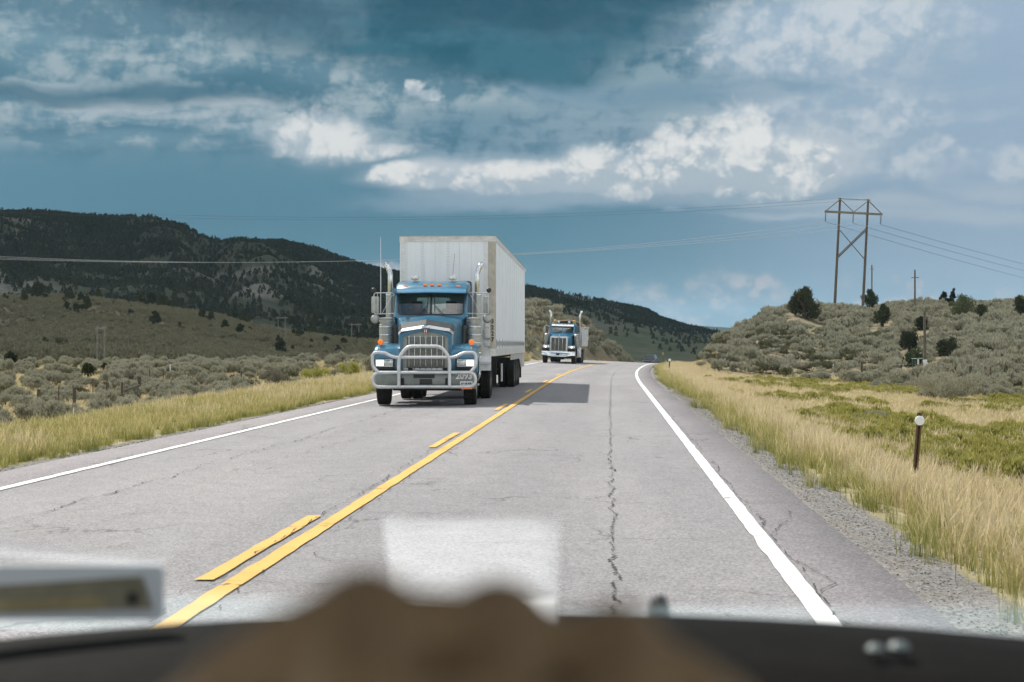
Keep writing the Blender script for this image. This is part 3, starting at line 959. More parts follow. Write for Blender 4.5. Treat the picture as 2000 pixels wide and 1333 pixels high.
def semi_tractor():
    X0 = (828.5 - 1000) * 33.0 / FPX
    p = FW * 33.0 + RT * X0
    R = empty('semi_truck', (p[0], p[1], float(road_z(p[1] + 2, p[0]))), math.radians(3.5),
              'blue long-nose semi truck with a tubular silver bull bar pulling the white box trailer', 'truck')
    # ---------------- bull bar
    b = MB(); r = .037
    loop = [(x, .0, z) for x, z in rrect(-1.215, .475, 1.215, .812, .15, 6)]
    b.tube(loop, r, 12, closed=True)
    up = fillet([(-1.08, 0, .815), (-1.225, 0, .955), (-1.225, 0, 1.29), (-.93, 0, 1.29), (-.735, 0, 1.172), (.735, 0, 1.172), (.93, 0, 1.29), (1.225, 0, 1.29), (1.225, 0, .955), (1.08, 0, .815)], .11)
    b.tube(up, r, 12)
    b.tube(fillet([(-.60, -.012, .47), (-.60, -.012, 1.17), (-.40, -.012, 1.435), (.40, -.012, 1.435), (.60, -.012, 1.17), (.60, -.012, .47)], .13), .041, 12)
    for x in (-.60, .60):
        b.box((x, .10, .53), (.06, .22, .10)); b.box((x, .10, .76), (.06, .22, .07))
    b.build('bull_bar', BAR, R)
    # ---------------- bumper
    b = MB(); secs = []
    for x, y in ((-1.22, .42), (-1.14, .26), (-.9, .15), (-.5, .10), (0, .095), (.5, .10), (.9, .15), (1.14, .26), (1.22, .42)):
        secs.append([(x, y, .42), (x, y - .02, .46), (x, y - .02, .82), (x, y, .86), (x, y + .02, .86), (x, y + .02, .42)])
    b.loft(secs)
    bump = b.build('bumper', simple('dull_chrome', (.20, .225, .21), .38, .45, var=.12, vscale=4, dirt=.25), R, smooth=40)
    MB().box((-.01, .066, .732), (.50, .02, .10), bev=.02).build('tow_slot', BLACK, bump)
    MB().box((.035, .066, .595), (.30, .02, .13), bev=.02).build('plate_bracket', BLACK, bump)
    MB().box((.99, .128, .545), (.30, .012, .12), rot=(0, 0, .18), bev=.004).build('licence_plate', WHITEP, bump)
    pb = MB()
    for i, (w, xx) in enumerate(((.035, -.10), (.02, -.055), (.05, .0), (.03, .06), (.04, .105))):
        pb.box((.99 + xx, .118 + xx * .18, .555 if i % 2 else .55), (w, .004, .045), rot=(0, 0, .18))
    pb.build('plate_marking', simple('plate_ink', (.10, .12, .2), .6), bump)
    MB().box((.99, .16, .435), (.27, .03, .035), rot=(0, 0, .18)).build('marker_strip', AMBER, bump)
    digits('2093', .20, WHITEP, 'number_lettering', bump, (.94, .085, .725), (PI / 2, 0, .17), .003, .007)
    for x in (-.52, .53):
        MB().box((x, .07, .60), (.07, .03, .16), bev=.01).tube([(x, .06, .66), (x + .03, .03, .60), (x, .06, .54)], .014, 6).build('tow_hook', DARK, bump)
    # ---------------- hood
    def hood_sec(y, hw, zb, zs, zt, rc=.10):
        h = []
        left = [(-hw, zb)] + [(-hw + rc + rc * math.cos(math.radians(a)), zs - rc + rc * math.sin(math.radians(a))) for a in (180, 155, 130, 105)] + [(-hw * .5, zs + (zt - zs) * .55)]
        pts = left + [(0, zt)] + [(-x, z) for x, z in reversed(left)]
        return [(x, y, z) for x, z in pts]
    b = MB()
    b.loft([hood_sec(.50, .625, .84, 1.755, 1.885), hood_sec(.56, .645, .82, 1.80, 1.925), hood_sec(.75, .66, .82, 1.85, 1.985), hood_sec(1.3, .71, .95, 1.98, 2.09), hood_sec(1.9, .79, 1.1, 2.10, 2.19), hood_sec(2.42, .87, 1.2, 2.19, 2.25)], cap=False, ring=False)
    # nose ring round the grille opening
    outer = hood_sec(.50, .625, .84, 1.755, 1.885); inner = hood_sec(.505, .545, .86, 1.685, 1.80, .07)
    b.loft([outer, inner, [(x, y + .10, z) for x, y, z in inner]], cap=False, ring=False)
    hood = b.build('hood', BLUE, R, smooth=40)
    b = MB()
    for s in (-1, 1):
        b.loft([[(s * x, y, z) for x, y, z in sec] for sec in (
            [(.05, .475, 1.872), (.05, .53, 1.925), (.05, .62, 1.95), (.05, .52, 1.885)],
            [(.58, .475, 1.79), (.58, .53, 1.84), (.58, .62, 1.865), (.58, .52, 1.80)],
            [(.655, .50, 1.70), (.665, .55, 1.74), (.675, .64, 1.76), (.645, .54, 1.71)])])
    b.build('hood_highlight', ALU, hood, smooth=30)  # bright metal edge in place of the sky highlight on the blue paint
    b = MB()
    for s in (-1, 1):
        b.loft([[(s * 0.001, .66, 1.955), (s * 0.001, .655, 1.965), (s * .001, .80, 2.09), (s * .001, .81, 2.08)],
                [(s * .60, .66, 1.86), (s * .60, .655, 1.87), (s * .62, .80, 1.985), (s * .62, .81, 1.975)],
                [(s * .68, .74, 1.80), (s * .685, .735, 1.81), (s * .69, .86, 1.90), (s * .68, .87, 1.89)]])
    b.build('bug_deflector', simple('smoked_plastic', (.05, .055, .055), .35, 0, var=.2, dirt=.25), hood, smooth=30)
    # grille
    g = empty('grille', (0, 0, 0)); g.parent = R
    gm, t, out = material('grille_mesh')
    P = t.objpos(); px_, py_, pz_ = t.sep(P)[0:3]
    bars = t.map(t.math('ABSOLUTE', t.sub(t.math('FRACT', t.mul(pz_, 36.0)), .5)), .16, .26)
    zone = t.mul(t.map(t.math('ABSOLUTE', px_), .47, .462), t.map(pz_, 1.655, 1.662, 1, 0))
    zone = t.mul(zone, t.map(pz_, .90, .905))
    c = t.mix(t.mul(bars, zone), t.mix(t.noise(P, 5, 4, .6), (.25, .26, .23), (.36, .37, .33)), (.02, .021, .02))
    principled(t, out, c, .45, .5)
    b = MB(); sec = hood_sec(.585, .55, .85, 1.69, 1.805, .07)
    b._add(sec, [tuple(range(len(sec)))])
    b.build('grille_mesh', gm, g, smooth=0)
    for x in (-.405, -.27, -.135, .0, .135, .27, .405):
        MB().box((x, .555, 1.28), (.014, .02, .82), bev=.004).build('grille_bar', CHROME, g)
    MB().box((0, .57, .875), (1.08, .03, .06), bev=.01).build('grille_sill', ALU, g)
    em = MB(); em.prism([(x, z + 1.80) for x, z in rrect(-.06, -.055, .06, .055, .05, 5)], .455, .485)
    eb = em.build('emblem', REDE, R)
    MB().box((0, .47, 1.895), (.20, .03, .06), bev=.015).build('emblem_mount', CHROME, eb)
    MB().box((-.018, .447, 1.80), (.016, .012, .075)).box((.022, .447, 1.80), (.016, .012, .075)).build('emblem_mark', CHROME, eb)
    MB().box((-.02, .465, 1.70), (.016, .02, .15), bev=.004).box((.025, .465, 1.70), (.016, .02, .15), bev=.004).build('emblem_tail', STEEL, eb)
    # ---------------- fenders and lamps
    for s in (-1, 1):
        ar = [(1.15 + .66 * math.cos(math.radians(a)), .52 + .66 * math.sin(math.radians(a))) for a in range(20, 163, 13)]
        prof = [(.33, .82), (.30, .90), (.31, 1.20), (.40, 1.36), (.62, 1.455), (1.2, 1.50), (1.62, 1.43), (1.92, 1.15), (2.0, .76)] + ar + [(.48, .80)]
        secs = []
        for x, k in ((.62, .96), (.70, 1.0), (1.13, 1.0), (1.20, .985), (1.245, .93)):
            secs.append([(s * x, .33 + (y - .33) * (1 if k == 1 else .995) + (1 - k) * .5, .82 + (z - .82) * k) for y, z in prof])
        f = MB().loft(secs).build('fender', BLUE, R, smooth=38)
        MB().box((s * .965, .295, 1.005), (.50, .03, .27), bev=.02).build('lamp_recess', BLACK, f)
        h = empty('headlight'); h.parent = R
        b = MB()
        for z in (1.118, .958): b.box((s * .975, .268, z), (.41, .035, .018), bev=.005)
        for x in (.775, .975, 1.175): b.box((s * x, .268, 1.038), (.018, .035, .142), bev=.005)
        b.build('bezel', CHROME, h)
        for x, mm, nm in ((1.075, LIT, 'lit_lamp'), (.875, LENS, 'unlit_lamp')):
            MB().box((s * x, .272, 1.038), (.178, .03, .138), bev=.015).build(nm, mm, h)
        ts = empty('turn_signal'); ts.parent = R
        b = MB(); b.lathe([(.062, 0), (.066, .02), (.066, .05), (.05, .065), (.001, .07)], (s * 1.10, .62, 1.535), 'Y', 20)
        b.v = [(x, .62 - (y - .62), z) for x, y, z in b.v]
        b.build('lens', AMBER, ts)
        MB().lathe([(.07, 0), (.072, .06), (.03, .08)], (s * 1.10, .625, 1.535), 'Y', 20).tube([(s * 1.10, .66, 1.54), (s * 1.10, .66, 1.44)], .02, 8).build('housing', CHROME, ts)
        MB().tube([(s * 1.10, .40, 1.33), (s * 1.10, .40, 1.40)], .007, 6).lathe([(.02, 0), (.02, .02), (.001, .03)], (s * 1.10, .40, 1.40), 'Z', 8).build('fender_guide', CHROME, f)
    # ---------------- cab shell, hollow, with real panes
    cab = empty('cab', (0, 0, 0)); cab.parent = R
    def front_ring(o_, i_, d_):
        return MB().loft([o_, i_, [(x, y + d_, z) for x, y, z in i_]], cap=False)
    def wpt(x, z): return (x, 2.30 + (z - 2.20) * .72 - .05 * (1 - (x / .9) ** 2) , z)
    outline = rrect(-.93, 2.14, .93, 2.86, .10, 4); opening = rrect(-.83, 2.235, .83, 2.785, .09, 4)
    b = MB().loft([[wpt(x, z) for x, z in outline], [wpt(x, z) for x, z in opening], [(q[0], q[1] + .05, q[2]) for q in (wpt(x, z) for x, z in opening)]], cap=False)
    # body sides, back and floor
    for s in (-1, 1):
        b.loft([[(s * x, 2.28, 1.15) for x in (.93, .90)] + [(s * x, 2.28, 2.16) for x in (.90, .93)],
                [(s * x, 4.02, 1.15) for x in (.95, .92)] + [(s * x, 4.02, 2.16) for x in (.92, .95)]])
        b.box((s * .925, 3.92, 2.52), (.05, .24, .75)); b.box((s * .925, 2.98, 2.84), (.05, 1.9, .12), bev=.01)
        b.tube([(s * .90, 2.30, 2.16), (s * .89, 2.76, 2.83)], .035, 8)
    b.box((0, 3.15, 1.16), (1.8, 1.7, .05))
    bo = rrect(-.94, 1.15, .94, 2.92, .06, 3); bi = rrect(-.48, 2.33, .40, 2.72, .05, 3)
    b.loft([[(x, 4.03, z) for x, z in bo], [(x, 4.03, z) for x, z in bi], [(x, 3.99, z) for x, z in bi], [(x, 3.99, z) for x, z in bo]], cap=False)
    b.build('cab_body', BLUE, cab, smooth=35)
    # roof: rises from a visor ledge
    def roof_sec(y, hw, z0, zt):
        return [(-hw, y, z0), (-hw - .005, y, zt - .07), (-hw + .07, y, zt), (-hw * .4, y, zt + .012), (hw * .4, y, zt + .012), (hw - .07, y, zt), (hw + .005, y, zt - .07), (hw, y, z0)]
    b = MB().loft([roof_sec(2.66, .90, 2.80, 2.90), roof_sec(2.72, .92, 2.80, 2.95), roof_sec(3.10, .935, 2.80, 3.09), roof_sec(3.5, .94, 2.80, 3.13), roof_sec(4.05, .95, 2.80, 3.13)])
    b.build('roof', BLUE, cab, smooth=40)
    MB().tube(fillet([(-.955, 4.05, 2.2), (-.955, 4.05, 3.145), (.955, 4.05, 3.145), (.955, 4.05, 2.2)], .08), .022, 8).build('roof_seal', BLACK, cab)
    v = MB().loft([[(x, y, z) for x in (-.92,) for y, z in ((2.47, 2.775), (2.465, 2.795), (2.56, 2.86), (2.72, 2.92), (2.74, 2.90), (2.58, 2.83))],
                   [(x, y, z) for x in (0,) for y, z in ((2.40, 2.79), (2.395, 2.81), (2.49, 2.88), (2.70, 2.95), (2.72, 2.93), (2.51, 2.85))],
                   [(x, y, z) for x in (.92,) for y, z in ((2.47, 2.775), (2.465, 2.795), (2.56, 2.86), (2.72, 2.92), (2.74, 2.90), (2.58, 2.83))]])
    v.build('sun_visor', BLUE2, cab, smooth=40)
    ws = empty('windshield'); ws.parent = R
    n = 12
    xs = [-.82 + 1.64 * i / n for i in range(n + 1)]
    gl = MB().loft([[(wpt(x, z)[0], wpt(x, z)[1] + .02, z) for x in xs] for z in (2.24, 2.5, 2.78)], cap=False, ring=False)
    gl.build('glass', CABGLASS, ws, smooth=60)
    MB().tube([(q[0], q[1] - .004, q[2]) for q in (wpt(x, z) for x, z in opening)], .018, 6, closed=True).build('gasket', BLACK, ws)
    MB().box((0, 2.30 + .31 * .72 - .055, 2.51), (.05, .03, .58), rot=(-.62, 0, 0)).build('divider', BLACK, ws)
    for s in (-1, 1):
        q0, q1, q2 = wpt(s * .34, 2.25), wpt(s * .09, 2.47), wpt(s * .10, 2.60)
        bl0, bl1 = wpt(s * .105, 2.32), wpt(s * .075, 2.70)
        MB().tube([(a, b_ - .03, c) for a, b_, c in (q0, q1)], .009, 6).tube([(a, b_ - .022, c) for a, b_, c in (bl0, bl1)], .011, 6).build('wiper', BLACK, ws)
    rg = MB()._add([(-.48, 4.01, 2.33), (.40, 4.01, 2.33), (.40, 4.01, 2.72), (-.48, 4.01, 2.72)], [(0, 1, 2, 3)]); rg.build('rear_window', CABGLASS, cab, smooth=0)
    for s in (-1, 1):
        MB()._add([(s * .925, 2.50, 2.19), (s * .925, 3.80, 2.19), (s * .915, 3.80, 2.78), (s * .915, 2.80, 2.78)], [(0, 1, 2, 3)]).build('side_window', CABGLASS, cab, smooth=0)
        MB().box((s * .955, 3.12, 1.72), (.012, 1.25, .86), bev=.006).build('door', BLUE, cab)
    for x in (-.45, .45):
        seats = MB(); seats.box((x, 3.35, 1.75), (.5, .5, .2), bev=.06); seats.box((x, 3.62, 2.10), (.48, .16, .66), rot=(-.12, 0, 0), bev=.06); seats.box((x, 3.67, 2.52), (.28, .10, .20), bev=.04)
        seats.build('seat', SEATC, cab)
    MB().box((0, 2.62, 2.08), (1.6, .42, .24), bev=.08).build('dashboard', SEATC, cab)
    st = MB(); st.tube([(.45 + .21 * math.cos(a), 2.92 + .06 * math.sin(a), 2.20 + .20 * math.sin(a)) for a in [2 * PI * k / 24 for k in range(24)]], .014, 6, closed=True); st.build('steering_wheel', BLACK, cab)
    MB().lathe([(.001, 0), (.05, .02), (.06, .06), (.04, .10), (.001, .12)], (.30, 2.55, 2.20), 'Z', 10).build('dash_ornament', simple('tan_straw', (.45, .36, .16), .8), cab)
    for x in (-.68, -.18, 0, .18, .68):
        y = 2.78 + .02; MB().box((x, y - .03, 2.975 + .03 * (abs(x) < .5)), (.10, .06, .04), bev=.015).build('marker_light', AMBER, cab)
    for x in (-.48, .50):
        w = empty('work_light'); w.parent = R
        MB().box((x, 3.22, 3.20), (.19, .14, .10), rot=(0, 0, .12), bev=.02).box((x + .05, 3.30, 3.23), (.10, .14, .12), rot=(0, 0, .5), bev=.02).tube([(x, 3.24, 3.08), (x, 3.24, 3.17)], .02, 6).build('lamp_body', ALU, w)
        MB().box((x, 3.145, 3.20), (.15, .012, .07), rot=(0, 0, .12), bev=.008).build('lamp_lens', LENS, w)
    # ---------------- exhausts with heat shields
    for s in (-1, 1):
        x = s * 1.16 - .05
        st = MB().tube(fillet([(x, 4.22, 1.1), (x, 4.22, 3.42), (x + s * .13, 4.28, 3.66)], .16, 7), .068, 16, cap=False)
        e = st.build('exhaust_stack', CHROME, R, smooth=60, solid=.006)
        hs = MB().lathe([(.112, 0), (.116, .02), (.116, 1.62), (.112, 1.64)], (0, 0, 0), 'Z', 28).build('heat_shield', PERF, e, loc=(x, 4.22, 1.20))
        for z in (1.25, 2.02, 2.80): MB().lathe([(.12, -.02), (.122, 0), (.12, .02)], (x, 4.22, z), 'Z', 24).build('clamp', CHROME, e)
    # ---------------- air cleaners
    for s in (-1, 1):
        x = s * 1.10
        a = MB().lathe([(.16, 1.40), (.19, 1.44), (.19, 1.98), (.165, 2.00), (.165, 2.045), (.195, 2.05), (.195, 2.085), (.16, 2.10), (.16, 2.12), (.19, 2.125), (.185, 2.15), (.001, 2.17)], (x, 2.15, 0), 'Z', 30).build('air_cleaner', STEEL, R, smooth=35)
        bd = MB()
        for z in (1.52, 1.72, 1.92): bd.lathe([(.192, z - .015), (.196, z), (.192, z + .015)], (x, 2.15, 0), 'Z', 30)
        bd.build('band', CHROME, a)
        MB().tube(fillet([(s * .99, 2.12, 1.90), (s * .86, 2.08, 1.90), (s * .84, 2.05, 1.5)], .10), .085, 14).build('intake_elbow', BLACK, a)
    # ---------------- mirrors on tubular brackets, whip aerial
    for s in (-1, 1):
        mr = empty('mirror'); mr.parent = R
        xo = s * 1.46
        fr_ = MB().tube(fillet([(s * .92, 2.62, 2.80), (xo, 2.50, 2.79), (xo, 2.50, 2.25), (s * .92, 2.48, 2.27)], .07), .012, 8)
        fr_.tube([(s * 1.0, 2.6, 2.74), (s * 1.25, 2.52, 2.28)], .008, 6).tube([(xo - s * .09, 2.5, 2.79), (xo - s * .09, 2.5, 2.25)], .008, 6)
        fr_.build('bracket', ALU, mr)
        MB().box((xo - s * .03, 2.54, 2.49), (.20, .07, .42), rot=(0, 0, -s * .25), bev=.03).build('mirror_head', STEEL, mr)
        MB().lathe([(.001, -.05), (.08, -.04), (.115, 0), (.10, .03), (.001, .035)], (xo - s * .03, 2.50, 2.13), 'Y', 20).build('convex_mirror', STEEL, mr)
        MB().lathe([(.001, -.04), (.05, -.03), (.065, 0), (.05, .03), (.001, .035)], (xo + s * .01, 2.50, 2.86), 'Y', 16).build('spot_mirror', BLACK, mr)
    MB().tube([(-1.29, 2.52, 2.24), (-1.29, 2.52, 2.80), (-1.29, 2.53, 2.98), (-1.295, 2.55, 4.22)], [.010, .010, .012, .0055], 6).build('aerial', WHITEP, R)
    MB().tube([(.50, 3.3, 3.2), (.56, 3.35, 3.85)], .0045, 5).build('aerial', BLACK, R)
    # ---------------- wheels, running gear, tank, steps
    for s in (-1, 1):
        wheel(R, s * 1.055, 1.15, .52, .31, s)
        for y in (5.0, 6.3): wheel(R, s * 1.08 + .24, y, .52, .27, s, dual=True)
    b = MB()
    for s in (-1, 1): b.box((s * .42 + .05, 4.0, .80), (.10, 7.0, .24))
    b.box((0, 1.15, .42), (1.7, .16, .14), bev=.03); b.box((-.35, 1.4, .52), (.72, 1.2, .34), bev=.06); b.box((0, .6, .62), (1.1, .5, .40)); b.box((.0, 2.6, .60), (1.0, 1.6, .5))
    for y in (5.0, 6.3): b.tube([(-.9, y, .52), (1.0, y, .52)], .12, 10)
    b.box((.05, 5.6, .98), (1.0, 1.1, .16))
    b.build('chassis', DARK, R)
    for s in (-1, 1):
        MB().lathe([(.28, 0), (.30, .02), (.30, 1.08), (.28, 1.10)], (s * .95, 2.55, .72), 'Y', 24).build('fuel_tank', CHROME, R)
        q = MB().loft([[(s * x + .24, y, z) for y, z in ((4.36, .78), (4.40, 1.02), (4.52, 1.15), (4.86, 1.19), (4.86, 1.17), (4.54, 1.13), (4.42, 1.0), (4.38, .78))] for x in (.78, 1.24)])
        q.box((s * 1.01 + .24, 4.37, .98), (.44, .04, .07)); q.build('quarter_fender', WHITEP, R, smooth=30)
    MB().tube(fillet([(.98, 4.2, .95), (1.02, 3.9, .80), (1.0, 4.0, .50), (.9, 4.3, .42)], .12), .022, 8).tube(fillet([(1.06, 4.2, .95), (1.10, 3.9, .78), (1.07, 4.0, .52), (.9, 4.3, .46)], .12), .018, 8).build('air_hose', STEEL, R)
    MB().box((1.05, 3.75, .42), (.26, .5, .05), bev=.01).build('step', ALU, R)
    return R


def box_trailer():
    D0 = 37.8; X0 = -1.755
    p = FW * D0 + RT * X0
    R = empty('box_trailer', (p[0], p[1], float(road_z(p[1] + 6, p[0]))), math.radians(.62),
              'long weathered white box trailer with riveted panels hitched behind the blue truck', 'trailer')
    Lx, zb, zt, Ln = 1.30, 1.26, 4.40, 16.1
    m, t, out = material('trailer_skin')
    P = t.objpos(); x, y, z = t.sep(P)[0:3]
    st = t.noise(t.vec(t.mul(x, 3.0), t.mul(y, 3.2), t.mul(z, .25)), 1.4, 6, .65)
    c = t.mix(t.map(st, .35, .7), (.82, .85, .88), (.75, .78, .81))
    blot = t.noise(P, .9, 6, .65)
    c = t.mix(t.mul(t.map(blot, .5, .78), .35), c, (.60, .53, .47))
    run = t.noise(t.vec(t.mul(x, 9.0), t.mul(y, 4.0), t.mul(z, .5)), 1.0, 5, .7)
    c = t.mix(t.mul(t.map(run, .62, .78), .5), c, (.30, .30, .29))
    low = t.mul(t.map(t.add(z, t.mul(run, .5)), 2.0, 1.45), .35); c = t.mix(low, c, (.46, .43, .38))
    # panel joints every 1.22 m along the side, .66 m across the front
    jy = t.map(t.math('ABSOLUTE', t.sub(t.math('FRACT', t.mul(y, 1 / 1.22)), .5)), .488, .494)
    c = t.mix(t.mul(jy, t.mul(t.map(y, .3, .35), .35)), c, (.30, .30, .29))
    nrm = t.bump(t.noise(P, 1.6, 3, .5), .25, .03)
    principled(t, out, c, .42, .0, .45, nrm)
    ch = .13
    def ring(z): return [(-Lx + ch * .4, 0, z), (Lx - ch, 0, z), (Lx - ch * .35, ch * .35, z), (Lx, ch, z), (Lx, Ln, z), (-Lx, Ln, z), (-Lx, ch * .4, z)]
    MB().loft([ring(zb), ring(zt)]).build('box_body', m, R, smooth=0)
    rail = simple('trailer_rail', (.66, .66, .64), .45, .3, var=.12, vscale=5, dirt=.35)
    tan = simple('corner_metal', (.44, .41, .35), .5, .3, var=.14, vscale=4, dirt=.3)
    def ringo(z, o): return [(-Lx + ch * .4 - o, -o, z), (Lx - ch + o * .4, -o, z), (Lx - ch * .35 + o * .8, ch * .35 - o * .8, z), (Lx + o, ch - o * .4, z), (Lx + o, Ln + o, z), (-Lx - o, Ln + o, z), (-Lx - o, ch * .4 - o, z)]
    MB().loft([ringo(zt - .13, .012), ringo(zt + .01, .012)]).build('top_rail', rail, R, smooth=0)
    MB().loft([ringo(zt + .012, .02), ringo(zt + .03, .02)]).build('roof_edge', STEEL, R, smooth=0)
    MB().loft([ringo(zb - .10, .012), ringo(zb + .10, .012)]).build('bottom_rail', rail, R, smooth=0)
    # corner posts
    zc0, zc1 = zb + .102, zt - .132
    MB().loft([[(Lx - ch - .06, -.010, z), (Lx - ch + .01, -.010, z), (Lx - ch * .35 + .012, ch * .35 - .012, z), (Lx + .010, ch, z), (Lx + .010, ch + .05, z), (Lx - .02, ch + .05, z), (Lx - ch - .06, .02, z)] for z in (zc0, zc1)]).build('corner_post', tan, R, smooth=60)
    MB().box((-Lx + .10, -.006, (zc0 + zc1) / 2), (.13, .012, zc1 - zc0)).build('corner_post', WHITEP, R)
    MB().box((Lx - ch - .13, -.005, (zc0 + zc1) / 2), (.11, .010, zc1 - zc0)).build('front_edge_panel', WHITEP, R)
    # rivet rows on the front, posts on the side
    b = MB()
    for xr in (-1.10, -.70, -.66, -.33, .0, .04, .33, .66, 1.01):
        z = zc0 + .05
        while z < zc1:
            b.box((xr, -.004, z), (.016, .008, .016)); z += .07
    for k in range(36): b.box((-1.2 + k * .07, -.014, zt - .06), (.014, .006, .014))
    b.build('front_rivet', STEEL, R, smooth=0)
    b = MB()
    for k in range(13): b.box((Lx + .004, .62 + 1.22 * k, (zc0 + zc1) / 2), (.008, .035, zc1 - zc0))
    b.build('side_rib', m, R, smooth=0)
    b = MB()
    for k in range(38): b.box((Lx + .005, .45 + k * .41, zb + .24), (.012, .05, .12 if k % 3 else .22))
    b.build('base_slot', simple('slot_dark', (.07, .07, .068), .7), R, smooth=0)
    sk = simple('skirt_grey', (.42, .42, .40), .55, .1, var=.15, dirt=.3)
    MB().box((Lx - .02, 11.6, zb - .20), (.03, 8.6, .18)).build('side_skirt', sk, R)
    MB().prism([(12.4, zb - .29), (15.9, zb - .29), (15.9, zb - .62), (13.4, zb - .62)], Lx - .035, Lx - .005, 'YZ').build('rear_skirt', sk, R, smooth=0)
    # fittings on the front wall
    MB().box((1.09, -.025, 2.00), (.14, .03, .14), bev=.005).build('label_plate', WHITEP, R)
    MB().box((1.09, -.05, 1.78), (.16, .10, .28), bev=.02).build('connector_box', rail, R)
    MB().box((1.09, -.02, 1.52), (.14, .03, .18), bev=.005).build('label_plate', WHITEP, R)
    ink = simple('black_ink', (.02, .02, .02), .6)
    for k, d in enumerate('3227'):
        digits(d, .17, ink, 'number_lettering', R, (Lx - ch * .62 + .012, ch * .16 - .022, 2.10 - k * .165), (PI / 2, 0, math.radians(35)), .002, .004)
    # running gear
    b = MB()
    for s in (-1, 1):
        b.box((s * .5, 8.6, zb - .24), (.12, 14.4, .28))
    for k in range(16): b.box((0, .6 + k * .98, zb - .14), (2.4, .08, .08))
    for y in (10.3, 11.6, 12.9): b.tube([(-1.0, y, .5), (1.0, y, .5)], .08, 8)
    b.box((0, 11.6, .80), (1.3, 3.6, .34)); b.build('chassis', DARK, R)
    for s in (-1, 1):
        for y in (10.3, 11.6, 12.9): wheel(R, s * 1.12, y, .50, .26, s, dual=True)
        MB().box((s * 1.0, 3.6, .75), (.16, .16, 1.0)).box((s * 1.0, 3.6, .27), (.34, .34, .03)).build('landing_leg', DARK, R)
        MB().box((s * .98, 13.9, .62), (.60, .02, .75)).build('mud_flap', RUBBER, R)
    MB().lathe([(.001, 0), (.05, .0), (.05, .02)], (Lx + .01, 13.5, zb - .45), 'X', 10).build('side_lamp', AMBER, R)
    MB().box((Lx - .02, Ln + .02, zt - .05), (.12, .05, .12), bev=.01).build('rear_corner_cap', WHITEP, R)
    b = MB().box((Lx - .15, 5.0, .62), (.05, .12, .55)); b.build('reflector_post', WHITEP, R)
    return R


